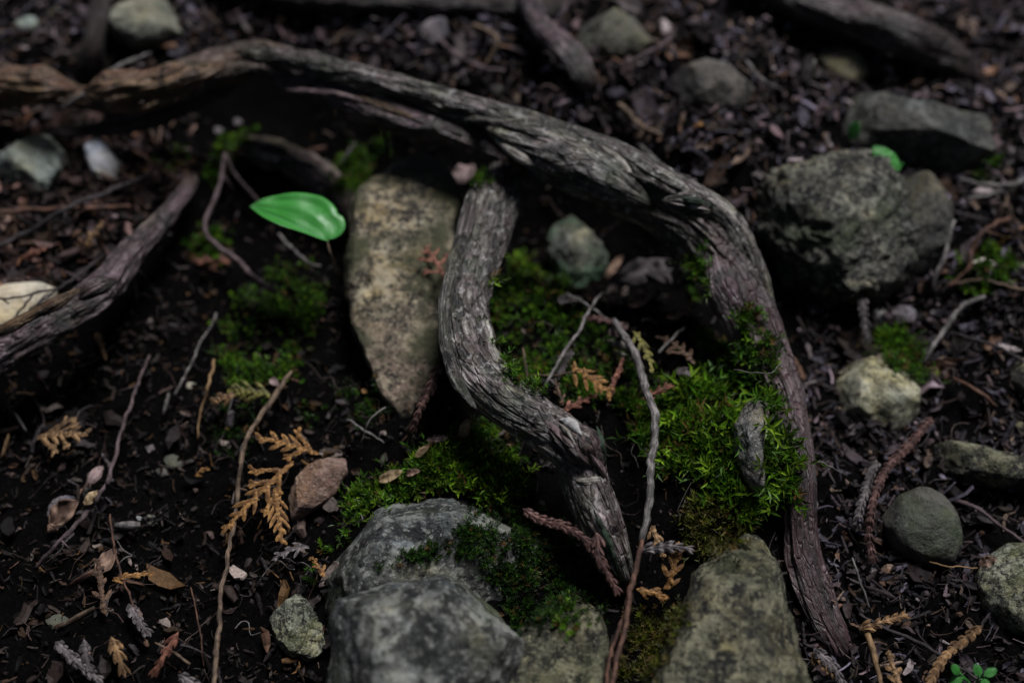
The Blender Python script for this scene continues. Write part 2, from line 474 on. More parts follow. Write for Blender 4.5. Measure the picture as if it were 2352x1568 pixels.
def rock(name, outline, label, mat, k=.25, depth=.75, seed=1, sub=5, box=.72, facets=7, rough=.06, pits=.0, cat='stone', group=None, z=None, tilt=0.0, parent=None, lean=.35, fcut=(.72, .95), strata=0.0, edge=3.5):
    """closed stone whose outline from the camera's side is the polygon; k: how far it rises out of the ground (in radii)"""
    r = np.random.default_rng(seed)
    o = np.asarray(outline, float)
    x1, y1 = o.T; x2, y2 = np.roll(o, -1, 0).T; cr = x1 * y2 - x2 * y1; A = cr.sum() / 2
    cu, cv = ((x1 + x2) * cr).sum() / 6 / A, ((y1 + y2) * cr).sum() / 6 / A
    C = pg(cu, cv, 0) if z is None else P(cu, cv, z)
    rpx = math.sqrt(abs(A) / math.pi); w = CAMP - C; w /= np.linalg.norm(w)
    if z is None: C = C + w * k * rpx * mpp(C)
    R0 = rpx * mpp(C)
    w = w * (1 - lean) + np.array([0, 0, 1.0]) * lean; w /= np.linalg.norm(w)
    ex = np.cross([0, 0, 1], w); ex /= np.linalg.norm(ex); ey = np.cross(w, ex)
    pts = []
    for u, v in o:
        d = ray(u, v); tt = ((C - CAMP) @ w) / (d @ w); q = CAMP + d * tt - C
        pts.append([q @ ex, q @ ey])
    pts = np.array(pts)
    th = np.linspace(-math.pi, math.pi, 361); rr = np.zeros(361)
    a1 = pts; a2 = np.roll(pts, -1, 0)
    for i, tth in enumerate(th):
        dx, dy = math.cos(tth), math.sin(tth)
        ed = a2 - a1; den = dx * ed[:, 1] - dy * ed[:, 0]
        tt = (a1[:, 0] * ed[:, 1] - a1[:, 1] * ed[:, 0]) / (den + 1e-12)
        ss = (a1[:, 0] * dy - a1[:, 1] * dx) / (den + 1e-12)
        ok = (ss >= 0) & (ss <= 1) & (tt > 0)
        rr[i] = tt[ok].max() if ok.any() else R0
    def smooth(a, s):
        kx = np.arange(-40, 41); g_ = np.exp(-(kx / s) ** 2 / 2); g_ /= g_.sum()
        return np.convolve(np.r_[a[-41:-1], a, a[1:41]], g_, 'same')[40:-40]
    r1 = smooth(rr, edge); r2 = smooth(rr, 26)
    d, f = ico(sub)
    theta = np.arctan2(d[:, 1], d[:, 0]); s = np.hypot(d[:, 0], d[:, 1])
    ro = np.interp(theta, th, r1); rl = np.interp(theta, th, r2)
    re = rl + (ro - rl) * s ** 1.5
    sx = s ** box; zz = np.sign(d[:, 2]) * np.abs(d[:, 2]) ** box
    V = np.stack([re * sx * np.cos(theta), re * sx * np.sin(theta), depth * R0 * zz * (1 + tilt * d[:, 1])], 1)
    for i in range(facets):
        nn = r.normal(size=3); nn[2] = abs(nn[2]) + .35; nn /= np.linalg.norm(nn)
        sup = (V @ nn).max(); lim = sup * r.uniform(*fcut)
        ex_ = np.clip(V @ nn - lim, 0, None)
        V = V - ex_[:, None] * nn * .9
    q = V / R0
    nrm = V / (np.linalg.norm(V, axis=1)[:, None] + 1e-9)
    dd = rough * fbm(q * 2.2 + seed, 5, .55) + rough * .35 * ridge(q * 5 + seed * 1.7, 3)
    if pits: dd = dd + pits * ridge(q * 3.1 + seed * .37 + .4 * fbm(q * 2, 2)[:, None], 4, .6) - pits * .8 * np.clip(fbm(q * 6 + seed, 3), 0, 1)
    if strata: dd = dd + strata * np.sin(q @ np.array([.4, 2.2, 1.8]) * 6 + 3 * fbm(q * 1.5, 2))
    V = V + nrm * (dd * R0)[:, None]
    Wd = C + V[:, :1] * ex + V[:, 1:2] * ey + V[:, 2:3] * w
    ob = obj(name, Wd, f, mat, parent=parent, solid=True)
    if parent is None: tag(ob, label, cat, group)
    return ob

def lens_seg(c, d, n, L, Wd, Th):
    """one scale of a cedar twig: six-sided lens, 8 verts, 12 tris"""
    s = np.cross(n, d); s /= np.linalg.norm(s) + 1e-9
    v = [c - d * L * .5, c - d * L * .1 + s * Wd * .5, c + d * L * .3 + s * Wd * .42, c + d * L * .55, c + d * L * .3 - s * Wd * .42, c - d * L * .1 - s * Wd * .5, c + n * Th + d * L * .05, c - n * Th * .6]
    return v
_LF = np.array([[i, (i + 1) % 6, 6] for i in range(6)] + [[(i + 1) % 6, i, 7] for i in range(6)])

def chain_mesh(pts, n, L, Wd, Th, rs, pair=False, taper=.6):
    vs, fs = [], []
    pts = np.asarray(pts); m = len(pts)
    for i in range(m - 1):
        d = pts[i + 1] - pts[i]; ln = np.linalg.norm(d); d = d / (ln + 1e-9)
        k = 1 - (1 - taper) * (i / max(1, m - 2)); k *= rs.uniform(.82, 1.15)
        nn = n + rs.normal(size=3) * .12; nn /= np.linalg.norm(nn)
        if pair:
            s = np.cross(nn, d)
            for sg in (-1, 1):
                dd = d + s * sg * .42 + nn * .15; dd /= np.linalg.norm(dd)
                fs.append(_LF + 8 * (len(vs) // 8)); vs += lens_seg(pts[i] + s * sg * Wd * .33 * k * rs.uniform(.7, 1.2) + nn * rs.uniform(0, Th * .4), dd, nn, ln * 1.25 * rs.uniform(.8, 1.25), Wd * .55 * k, Th * k * 1.2)
        fs.append(_LF + 8 * (len(vs) // 8)); vs += lens_seg(pts[i] + nn * Th * .3, d, nn, ln * 1.55, Wd * (.8 if pair else 1) * k, Th * k)
    return np.array(vs), np.vstack(fs)

def bend_line(a, b, n, bow, side, m):
    t = np.linspace(0, 1, m)[:, None]
    return a + (b - a) * t + np.asarray(n) * (4 * bow * t * (1 - t)) + np.asarray(side) * 0

def spray(label, base, tip, mat, nb=9, spread=.42, seg=.0030, wid=.0030, bow=.003, ang=48, seed=0, name='cedar_spray', envelope='fan', group='fallen cedar sprays', curl=0.0, sideonly=0, face=.5):
    """flat cedar frond: a scaly stem (the object) with branchlets as parts"""
    rs = np.random.default_rng(seed + 100)
    a = pg(*base); b = pg(*tip); ax = b - a; L = np.linalg.norm(ax); axd = ax / L
    n = gnormal(np.array([a[0]]), np.array([a[1]]))[0] * (1 - face) + face * (CAMP - a) / np.linalg.norm(CAMP - a) + rs.normal(size=3) * .12
    n -= axd * (n @ axd); n /= np.linalg.norm(n); sd = np.cross(n, axd)
    m = max(4, int(L / seg))
    t = np.linspace(0, 1, m)
    stem = a + np.outer(t, ax) + np.outer(4 * bow * t * (1 - t), n) + np.outer(curl * L * (t ** 2 - t), sd)
    V, F = chain_mesh(stem, n, seg, wid * .95, wid * .3, rs, pair=nb == 0, taper=.7)
    o = obj(name, V, F, mat, smooth=False, base=a); tag(o, label, 'cedar sprig', group)
    for i in range(nb):
        ti = .12 + .8 * i / max(1, nb - 1); k = int(ti * (m - 1)); sg = (1 if i % 2 else -1) if not sideonly else sideonly
        env = (1 - .75 * ti) if envelope == 'fan' else (.45 + 1.1 * ti * (1 - ti) * 2)
        bl = L * spread * env * rs.uniform(.75, 1.2)
        an = math.radians(ang + rs.uniform(-8, 8))
        dirv = axd * math.cos(an) + sd * sg * math.sin(an) + n * rs.uniform(-.12, .15)
        mm = max(3, int(bl / seg)); tt = np.linspace(0, 1, mm)
        pp = stem[k] + np.outer(tt * bl, dirv) + np.outer(bl * .22 * tt ** 2, axd) - np.outer(bl * .12 * tt ** 2, n)
        v, f = chain_mesh(pp, n, seg, wid, wid * .3, rs, taper=.75)
        br = obj('branchlet', v, f, mat, parent=o, smooth=False, base=stem[k])
        if bl > .012:
            for j in (1, 2):
                kk = min(mm - 2, int(mm * (.25 + .25 * j))); s2 = 1 if j % 2 else -1
                d2 = dirv * .75 + np.cross(n, dirv) * s2 * .62
                q = pp[kk] + np.outer(np.linspace(0, 1, 4) * bl * .32, d2)
                v, f = chain_mesh(q, n, seg, wid * .9, wid * .3, rs, taper=.75)
                obj('branchlet_tip', v, f, mat, parent=br, smooth=False, base=pp[kk])
    return o

def braid(label, pts, mat, seg=.0042, wid=.0046, seed=0, name='cedar_twig', group='scaly cedar twigs'):
    rs = np.random.default_rng(seed + 300)
    a = np.array([pg(*p) for p in pts]); c = catmull(a, seg * .5)
    ln = np.r_[0, np.cumsum(np.linalg.norm(np.diff(c, axis=0), axis=1))]; m = max(4, int(ln[-1] / seg))
    c = np.stack([np.interp(np.linspace(0, ln[-1], m), ln, c[:, i]) for i in range(3)], 1)
    n = CAMP - c[0]; n /= np.linalg.norm(n); n = n * .6 + np.array([0, 0, .5]); n /= np.linalg.norm(n)
    V, F = chain_mesh(c, n, seg, wid, wid * .36, rs, pair=True, taper=.75)
    o = obj(name, V, F, mat, smooth=False, base=c[0]); return tag(o, label, 'cedar twig', group)

def twig(label, pts, mat, seed=0, name='twig', nseg=8, lump=.30, grain=.10, nodes=.3, rscale=.60, absz=False, group=None, cat='twig', parent=None, wob=.0, step=.003):
    path, rad = (path_abs if absz else path_gnd)(pts, step)
    rad = rad * rscale
    if wob: path = path + wob * np.stack([perlin(path * 38 + seed + 31 * i) + .5 * perlin(path * 170 + seed + 11 * i) for i in range(3)], 1)
    V, F, at = tube(path, rad, nseg, seed, lump=lump, grain=grain, fine=0, twist=4, nodes=nodes)
    o = obj(name, V, F, mat, parent=parent, attrs=at, base=path[0])
    if parent is None: tag(o, label, cat, group)
    return o

# ------------------------------------------------------------------ roots
BARK = root_mat('root_bark_main', [(.007, .005, .005), (.040, .030, .026), (.115, .095, .078), (.46, .43, .39)], 3, .35, ends=((.32, .22, (.10, .055, .062), .9), (.60, .72, (.22, .125, .07), .85)))
BARK_P = root_mat('root_bark_purple', [(.007, .004, .005), (.042, .024, .028), (.105, .068, .074), (.30, .24, .26)], 8, .25)
BARK_G = root_mat('root_bark_grey', [(.007, .006, .0055), (.046, .039, .034), (.135, .118, .102), (.54, .52, .50)], 13, .4, bumpd=.0016, fib=.8)
BARK_B = root_mat('root_wood_brown', [(.04, .02, .010), (.14, .075, .04), (.22, .13, .075), (.32, .22, .13)], 21, .0)
BARK_D = root_mat('root_bark_dark', [(.010, .007, .007), (.038, .026, .025), (.07, .05, .05), (.12, .09, .095)], 27, .0)
WOOD = plain_mat('worn_wood', (.16, .14, .11), (.5, .47, .43), stretch=(4, 4, 60), rough=.6, bumpd=.0008)
PEEL = plain_mat('peeling_bark', (.10, .065, .07), (.30, .22, .22), stretch=(4, 4, 60), rough=.6, bumpd=.0008)

p, r = path_abs([(1010, 262, 40, .08), (1120, 300, 55, .076), (1200, 330, 58, .074), (1300, 372, 60, .070), (1400, 412, 62, .066), (1500, 460, 63, .061), (1600, 524, 63, .052), (1660, 600, 58, .040),
                 (1712, 690, 54, .028), (1758, 780, 48, .016), (1786, 860, 43, .006), (1811, 940, 37, -.001), (1833, 1030, 32, -.009), (1841, 1120, 30, -.018), (1840, 1200, 34, -.032), (1848, 1290, 40, -.046), (1880, 1390, 38, -.058), (1922, 1480, 30, -.070), (1950, 1540, 24, -.09)][::-1], .0013)
p2, r2 = path_abs([(-140, 235, 46, .055), (-30, 215, 42, .058), (100, 205, 34, .060), (195, 226, 24, .058), (300, 224, 38, .066), (400, 192, 42, .072), (500, 158, 38, .080), (600, 142, 44, .086), (700, 172, 48, .086), (800, 205, 48, .084), (900, 238, 46, .082), (1010, 262, 40, .08)][::-1], .0013)
V, F, at = tube(np.vstack([p, p2[1:]]), np.r_[r, r2[1:]], 150, 3, lump=.20, grain=.07, fine=.022, twist=4, split=.28, around=1.2)
main_root = obj('tree_root', V, F, BARK, attrs=at, solid=True)
tag(main_root, 'long thick grey root arching across the whole bank from upper left to lower right', 'root')

def strand(name, pts, mat, seed, parent, nseg=60, flat=None, lump=.16, grain=.08, fine=.025, split=.22, label=None, twist=3, taper=(.02, .02), step=.0015):
    pp, rr = path_abs(pts, step)
    v, f, a_ = tube(pp, rr, nseg, seed, lump=lump, grain=grain, fine=fine, twist=twist, split=split, flat=flat, taper=taper)
    o = obj(name, v, f, mat, parent=parent, attrs=a_, solid=True)
    if label: o['label'] = label
    return o
strand('root_strand', [(540, 118, 16, .100), (680, 138, 22, .106), (820, 172, 24, .106), (950, 208, 26, .102), (1080, 245, 26, .100), (1200, 280, 26, .097), (1320, 316, 26, .094), (1420, 352, 26, .090), (1520, 410, 28, .084), (1600, 455, 30, .076), (1670, 510, 30, .062), (1720, 600, 30, .046), (1752, 690, 26, .030), (1780, 770, 20, .016)], BARK_G, 5, main_root, 80, label='pale grey worn strand along the top of the root')
strand('root_strand', [(1110, 290, 20, .096), (1170, 310, 40, .098), (1260, 342, 50, .092), (1340, 378, 52, .086), (1420, 425, 44, .080), (1500, 475, 34, .070)], BARK_G, 9, main_root, 80, lump=.22, label='swollen pale lichened bulge of the root', taper=(.03, .03))
strand('root_strand', [(620, 190, 18, .085), (760, 215, 30, .088), (900, 265, 34, .085), (1020, 300, 34, .082), (1120, 345, 26, .075), (1180, 380, 16, .07)], BARK_P, 15, main_root, 60, label='purple brown fibrous underside strand')
strand('root_strand', [(1640, 560, 36, .050), (1660, 640, 44, .040), (1690, 720, 40, .026), (1712, 790, 32, .012), (1728, 850, 22, .0), (1735, 880, 8, -.01)], BARK_P, 19, main_root, 70, label='dark broken inner strand ending in moss', taper=(.03, .008))
strand('root_strand', [(190, 210, 18, .085), (260, 205, 34, .088), (350, 195, 36, .090), (430, 175, 28, .094), (520, 145, 20, .098)], BARK_B, 23, main_root, 60, lump=.38, grain=.12, label='bare orange brown wood of the root')
strand('root_strand', [(-60, 190, 30, .075), (40, 192, 32, .078), (120, 195, 32, .078), (178, 208, 18, .074)], BARK_B, 29, main_root, 60, lump=.45, grain=.15, label='weathered tan wood at the frame edge')
strand('root_strand', [(560, 170, 26, .07), (470, 215, 26, .062), (380, 262, 22, .05), (300, 288, 18, .042), (200, 300, 13, .035), (120, 306, 10, .032), (60, 318, 8, .03)], BARK_D, 31, main_root, 40, label='thin dark strand forking off below the root')
strand('root_knot', [(1520, 460, 20, .088), (1580, 470, 30, .088), (1630, 485, 26, .080)], BARK_G, 37, main_root, 60, lump=.3, grain=.2, split=.5, taper=(.015, .015))
for i, pts in enumerate([[(758, 215, 4, .090), (762, 250, 4, .075), (760, 292, 2, .06)], [(868, 232, 4, .092), (880, 290, 4, .075), (890, 340, 4, .055), (892, 375, 3, .04)]]):
    strand('rootlet', pts, BARK_P, 51 + i, main_root, 8, split=0, fine=0, taper=(0, .01))

p, r = path_abs([(1225, 318, 30, .070), (1192, 358, 42, .065), (1162, 408, 47, .060), (1138, 470, 50, .055), (1112, 550, 52, .049), (1085, 630, 53, .044), (1068, 705, 54, .040), (1074, 780, 57, .036), (1103, 855, 58, .032), (1158, 920, 56, .029), (1225, 965, 52, .027), (1290, 1005, 50, .026), (1330, 1050, 54, .019), (1345, 1100, 55, .010), (1364, 1168, 54, .0), (1396, 1242, 45, -.016), (1424, 1308, 30, -.034), (1438, 1355, 14, -.05)], .0011)
V, F, at = tube(p, r, 130, 61, lump=.15, grain=.06, fine=.03, twist=3, split=.18, taper=(.01, 0), around=1.3)
bent_root = obj('tree_root', V, F, BARK_G, attrs=at, solid=True)
tag(bent_root, 'bent grey root hanging from the long root and hooking right beside the pointed stone', 'root')
strand('root_knot', [(1280, 985, 30, .034), (1325, 1010, 38, .035), (1362, 1045, 32, .028), (1385, 1085, 16, .02)], BARK_P, 67, bent_root, 70, lump=.35, grain=.22, split=.4, label='gnarled knuckle where the root bends')
strand('root_strand', [(1090, 420, 12, .072), (1068, 520, 16, .066), (1040, 620, 16, .060), (1022, 710, 14, .054), (1026, 800, 14, .050), (1052, 880, 14, .046), (1095, 940, 12, .04)], BARK_G, 83, bent_root, 40, split=.1)

def target_bvh():
    vv, tt, o_ = [], [], 0
    for v_, t_ in TARGETS[1:]: vv.append(v_); tt.append(t_ + o_); o_ += len(v_)
    return BVHTree.FromPolygons(np.vstack(vv).tolist(), np.vstack(tt).tolist())
_rb = target_bvh()
def surf_strip(name, pts, mat, seed, parent, lift=.30, flat=.35, label=None, lump=.25, grain=.12):
    """flattened plate of bark or wood lying on a root: pts (u, v, radius px)"""
    a = []
    for u, v, r_ in pts:
        d = Vector(ray(u, v)).normalized(); loc, nr, _, _ = _rb.ray_cast(Vector(CAMP), d)
        if loc is None: loc = Vector(a[-1][:3]) if a else Vector(P(u, v, .03)); nr = -d
        if nr.dot(d) > 0: nr = -nr
        rm_ = r_ * mpp(loc); q_ = loc + nr * rm_ * (lift - .3); a.append([*q_, rm_])
    c_ = catmull(a, .0012); v, f, at = tube(c_[:, :3], np.clip(c_[:, 3], .0003, None), 22, seed, lump=lump, grain=grain, fine=.03, flat=1.0, taper=(.009, .009), twist=1)
    o = obj(name, v, f, mat, parent=parent, attrs=at)
    if label: o['label'] = label
    return o
WHITEW = plain_mat('rubbed_wood', (.38, .37, .36), (.68, .67, .66), stretch=(4, 4, 60), rough=.5, bumpd=.0006)
GREENB = plain_mat('algae_bark', (.02, .035, .02), (.07, .11, .07), stretch=(4, 4, 60), rough=.7, bumpd=.0008)
surf_strip('worn_patch', [(1285, 962, 7), (1300, 968, 12), (1320, 980, 13), (1337, 1000, 6)], WHITEW, 71, bent_root, .55, label='bare whitish spot rubbed off the bark', lump=.1, grain=.04)
for i, (pts, m) in enumerate([([(1258, 970, 5), (1272, 984, 9), (1288, 1004, 6)], PEEL), ([(1290, 978, 4), (1302, 992, 8), (1316, 1010, 5)], WOOD), ([(1343, 982, 6), (1348, 1010, 10), (1346, 1044, 6)], BARK_D), ([(1358, 998, 5), (1364, 1020, 9), (1368, 1046, 5)], PEEL),
                              ([(1374, 992, 4), (1383, 1020, 8), (1388, 1055, 5)], GREENB), ([(1243, 1026, 6), (1290, 1052, 12), (1345, 1088, 6)], BARK_G), ([(1306, 1103, 4), (1348, 1104, 8), (1394, 1094, 5)], WOOD), ([(1300, 1020, 6), (1325, 1042, 12), (1350, 1066, 7)], BARK_P), ([(1325, 1000, 5), (1338, 1024, 10), (1342, 1052, 6)], BARK_P),
                              ([(1360, 1050, 5), (1378, 1075, 10), (1390, 1094, 6)], PEEL), ([(1270, 1000, 5), (1295, 1026, 10), (1318, 1052, 6)], BARK_P), ([(1372, 1190, 6), (1395, 1240, 10), (1412, 1290, 6)], GREENB)]):
    c0 = np.mean([q_[:2] for q_ in pts], axis=0)
    if i != 6: pts = [(c0[0] + (q_[0] - c0[0]) * 1.5, c0[1] + (q_[1] - c0[1]) * 1.5, q_[2] * .72) for q_ in pts]
    surf_strip('bark_plate', pts, m, 75 + i, bent_root, .05, lump=.35, grain=.2)
for i, (pts, m) in enumerate([([(640, 205, 4), (700, 210, 7), (770, 216, 7), (850, 236, 4)], PEEL), ([(1135, 318, 6), (1180, 350, 12), (1215, 372, 13), (1230, 380, 6)], WOOD), ([(1150, 365, 6), (1190, 383, 11), (1210, 398, 8)], BARK_B), ([(1725, 700, 5), (1750, 760, 9), (1780, 830, 7), (1800, 880, 4)], BARK_B), ([(1380, 335, 5), (1430, 375, 9), (1460, 425, 5)], WOOD),
                              ([(1000, 262, 5), (1080, 272, 9), (1180, 292, 9), (1270, 318, 4)], BARK_G), ([(1560, 455, 4), (1600, 462, 8), (1640, 478, 4)], GREENB), ([(1440, 395, 5), (1500, 420, 9), (1560, 450, 4)], BARK_G), ([(800, 215, 4), (880, 245, 8), (960, 275, 4)], BARK_B), ([(1690, 620, 4), (1712, 680, 9), (1730, 740, 4)], BARK_P)]):
    surf_strip('bark_strip', pts, m, 141 + i, main_root, .3)

p, r = path_abs([(452, 398, 10, .022), (425, 440, 17, .026), (385, 490, 21, .028), (340, 540, 24, .028), (295, 588, 29, .027), (255, 640, 36, .025), (205, 690, 40, .022), (140, 728, 38, .019), (80, 765, 36, .016), (20, 800, 36, .012), (-60, 850, 38, .006), (-160, 900, 40, 0)], .0015)
V, F, at = tube(p, r, 90, 91, lump=.2, grain=.10, fine=.04, twist=3, split=.2, taper=(.012, 0))
left_root = tag(obj('tree_root', V, F, BARK_P, attrs=at, solid=True), 'purple brown root slanting down to the frame edge past the beige stone', 'root')
strand('root_strand', [(190, 660, 10, .052), (140, 690, 16, .05), (80, 720, 12, .046), (20, 752, 14, .042), (-40, 780, 14, .036)], BARK_B, 93, left_root, 30)
strand('root_knot', [(268, 640, 20, .046), (215, 665, 26, .046), (180, 690, 16, .042)], BARK_P, 95, left_root, 40, lump=.35, grain=.2)

p, r = path_gnd([(545, 325, 12, .012), (610, 345, 26, .018), (680, 375, 32, .020), (745, 420, 36, .018), (785, 480, 30, .010), (805, 540, 18, 0)], .0013)
V, F, at = tube(p, r, 80, 101, lump=.15, grain=.2, fine=.06, twist=1, split=.5, taper=(.004, .02))
stub = tag(obj('broken_root', V, F, root_mat('grey_deadwood', [(.02, .014, .012), (.10, .075, .06), (.20, .16, .13), (.34, .29, .24)], 31, .0), attrs=at, solid=True), 'broken grey deadwood stub with splintered end behind the green leaf', 'root')
for i, (a, b) in enumerate([((555, 322), (660, 348)), ((575, 352), (640, 368)), ((560, 340), (720, 385))]):
    pp, rr = path_gnd([(a[0], a[1], 3, .024), ((a[0] + b[0]) / 2, (a[1] + b[1]) / 2, 9, .034), (b[0], b[1], 6, .034)], .0015)
    v, f, at = tube(pp, rr, 16, 105 + i, lump=.2, grain=.2, fine=0, flat=.5); obj('splinter', v, f, WOOD if i == 1 else BARK_G, parent=stub, attrs=at)

# far roots
def far_root(label, pts, mat, seed, nseg=40):
    pp, rr = path_gnd(pts, .003); v, f, a_ = tube(pp, rr, nseg, seed, lump=.18, grain=.1, fine=.03)
    return tag(obj('tree_root', v, f, mat, attrs=a_, solid=True), label, 'root')
far_root('dark root lying straight along the top edge of the picture', [(480, -50, 26, .01), (700, -8, 24, .012), (900, 2, 24, .012), (1080, 8, 26, .012), (1220, 18, 26, .012), (1300, 10, 20, .0)], BARK_D, 111)
far_root('curving purple brown root diving into the litter near the top centre', [(1195, -60, 22, .02), (1218, 10, 23, .022), (1245, 62, 24, .022), (1295, 108, 27, .020), (1330, 150, 27, .014), (1350, 190, 24, .004), (1358, 225, 18, -.02)], BARK_P, 113)
far_root('thick blackish root slanting through the top corner litter', [(1700, -70, 40, .02), (1850, 0, 42, .024), (1960, 40, 46, .026), (2070, 78, 46, .026), (2150, 115, 40, .02), (2215, 160, 30, .008), (2260, 210, 20, -.02)], BARK_D, 117)
far_root('short upright brown root stump beside the olive top corner stone', [(205, 175, 26, .0), (212, 120, 24, .02), (222, 60, 22, .03), (235, -10, 20, .03)], BARK_D, 119)

# ------------------------------------------------------------------ stones
RM = {
 'pointed': rock_mat('stone_pointed', (.07, .056, .036), (.25, .20, .12), (.52, .45, .31), 1, 1.0, .56, (.045, .050, .018), 1.0, .0018, tip=(.030, .048, (.17, .12, .09))),
 'boulder': rock_mat('stone_boulder', (.018, .020, .021), (.085, .090, .080), (.34, .345, .31), 5, .6, .35, (.06, .08, .03), .7, .003),
 'olive': rock_mat('stone_olive', (.035, .033, .02), (.105, .098, .057), (.30, .285, .18), 9, .7, .25, (.05, .06, .018), 1.0, .003),
 'rough': rock_mat('stone_rough', (.014, .015, .014), (.085, .083, .066), (.36, .35, .27), 14, .9, .3, (.06, .085, .03), .9, .003),
 'pale': rock_mat('stone_pale', (.17, .165, .10), (.36, .345, .22), (.55, .53, .39), 19, 1.0, .1, (.09, .11, .04), .45, .0018),
 'dark': rock_mat('stone_dark', (.022, .022, .020), (.055, .054, .045), (.10, .098, .08), 23, .8, .3, (.05, .07, .025), .4, .0014, rough=.6),
 'grey': rock_mat('stone_grey', (.10, .095, .085), (.24, .23, .20), (.42, .40, .36), 29, 1.1, .1, (.08, .09, .05), .6, .0018),
 'red': rock_mat('stone_reddish', (.11, .06, .045), (.24, .145, .11), (.38, .27, .22), 33, 1.3, .05, (.1, .07, .04), .35, .0016),
 'white': rock_mat('stone_white', (.34, .34, .36), (.58, .58, .61), (.68, .68, .70), 39, 1.0, .0, (.1, .1, .1), .25, .001),
 'greenish': rock_mat('stone_greenish', (.10, .11, .09), (.24, .265, .215), (.42, .45, .37), 43, .8, .1, (.1, .13, .07), .3, .0014),
 'mossy': rock_mat('stone_algae', (.03, .034, .024), (.11, .115, .085), (.32, .32, .27), 47, 1.2, .6, (.04, .085, .04), .7, .0016),
 'beige': rock_mat('stone_beige', (.34, .28, .19), (.50, .43, .31), (.62, .55, .42), 51, .8, .0, (.1, .1, .1), .15, .0008),
 'lichen': rock_mat('stone_lichen', (.07, .07, .05), (.25, .255, .17), (.48, .49, .36), 57, 1.6, .3, (.10, .12, .03), 1.0, .0022),
 'purple': rock_mat('stone_purple', (.06, .05, .055), (.16, .135, .15), (.28, .25, .27), 61, 1.0, .0, (.1, .1, .1), .4, .0016),
}
rock('pointed_stone', [(960, 352), (1015, 378), (1046, 412), (1060, 478), (1042, 530), (1050, 590), (1036, 660), (1026, 740), (1008, 830), (992, 882), (962, 935), (934, 985), (884, 925), (842, 820), (812, 745), (790, 650), (794, 590), (808, 545), (797, 468), (835, 432), (900, 392)],
     'tall pointed tan stone with dark lichen standing against the bent root', RM['pointed'], k=1.0, depth=.24, seed=4, sub=6, box=.42, facets=4, rough=.045, fcut=(.82, .96), lean=.58, edge=1.1)
rock('boulder', [(705, 1345), (728, 1275), (800, 1215), (870, 1168), (940, 1135), (1030, 1128), (1105, 1148), (1180, 1170), (1280, 1215), (1340, 1290), (1300, 1380), (1100, 1400), (900, 1420), (760, 1440), (712, 1400)],
     'grey speckled boulder slab with moss over its crest behind the blurred foreground block', RM['boulder'], k=.12, depth=.8, seed=8, sub=6, box=.55, facets=12, rough=.045, fcut=(.62, .92), edge=2)
rock('boulder', [(758, 1420), (800, 1370), (880, 1325), (980, 1290), (1075, 1278), (1120, 1320), (1160, 1400), (1195, 1470), (1200, 1560), (1150, 1720), (800, 1720), (752, 1560)],
     'big blurred grey boulder block cut off by the bottom edge', RM['boulder'], k=.85, depth=.8, seed=12, sub=6, box=.5, facets=12, rough=.045, fcut=(.62, .92), edge=2)
rock('boulder', [(1150, 1500), (1230, 1440), (1300, 1350), (1345, 1370), (1385, 1440), (1398, 1530), (1390, 1720), (1120, 1720)],
     'olive boulder piece under dark moss between the grey block and the bottom twigs', RM['olive'], k=.45, depth=.9, seed=16, sub=5, box=.6, facets=5, rough=.06)
rock('boulder', [(1592, 1330), (1625, 1272), (1680, 1244), (1738, 1246), (1782, 1300), (1802, 1400), (1822, 1480), (1855, 1600), (1845, 1760), (1470, 1760), (1485, 1600), (1535, 1480), (1578, 1390)],
     'upright olive grey boulder with rounded top rising from the bottom edge', RM['olive'], k=.5, depth=.85, seed=20, sub=6, box=.72, facets=3, rough=.06, fcut=(.85, .97), edge=2)
rock('stone', [(622, 1420), (650, 1385), (692, 1363), (715, 1400), (740, 1450), (752, 1495), (715, 1515), (670, 1508), (638, 1475)], 'small pale lichen crusted stone tucked against the grey boulder', RM['lichen'], k=.35, seed=24, rough=.09)
rock('stone', [(660, 1130), (700, 1076), (745, 1055), (793, 1048), (797, 1088), (768, 1138), (715, 1172), (668, 1196)], 'reddish brown angular stone beside the orange cedar sprays', RM['red'], k=.40, depth=.6, seed=28, rough=.05, box=.6)
rock('stone', [(1258, 560), (1275, 525), (1310, 503), (1365, 530), (1410, 590), (1395, 640), (1340, 672), (1300, 665), (1270, 625)], 'small green algae stained stone in the hollow under the root arch', RM['mossy'], k=.3, depth=.7, seed=32, rough=.13, facets=9, fcut=(.65, .92), box=.6, edge=1.5)
rock('stone', [(1688, 975), (1720, 930), (1760, 922), (1766, 970), (1748, 1030), (1752, 1090), (1762, 1140), (1735, 1135), (1705, 1085), (1688, 1030)], 'narrow whitish pitted stone poking out of the bright moss', RM['grey'], k=1.7, depth=.8, seed=36, rough=.09, box=.6, lean=.45)
rock('boulder', [(1690, 490), (1750, 448), (1850, 418), (1950, 385), (2060, 388), (2095, 440), (2088, 560), (2062, 635), (1980, 668), (1880, 660), (1785, 635), (1715, 575)], 'craggy pitted grey boulder on the terrace beside the bend of the long root', RM['rough'], k=.36, depth=.62, seed=40, sub=6, facets=9, rough=.09, pits=.065, lean=.5, box=.55, fcut=(.68, .93), edge=2)
rock('stone', [(2040, 440), (2090, 392), (2150, 410), (2185, 465), (2180, 560), (2130, 630), (2060, 640), (2040, 560)], 'smoother grey brown stone leaning on the far side of the craggy boulder', RM['grey'] if False else rock_mat('stone_side', (.025, .025, .022), (.075, .070, .055), (.16, .15, .12), 71, .9, .2, (.08, .09, .04), .5, .002), k=.25, seed=44)
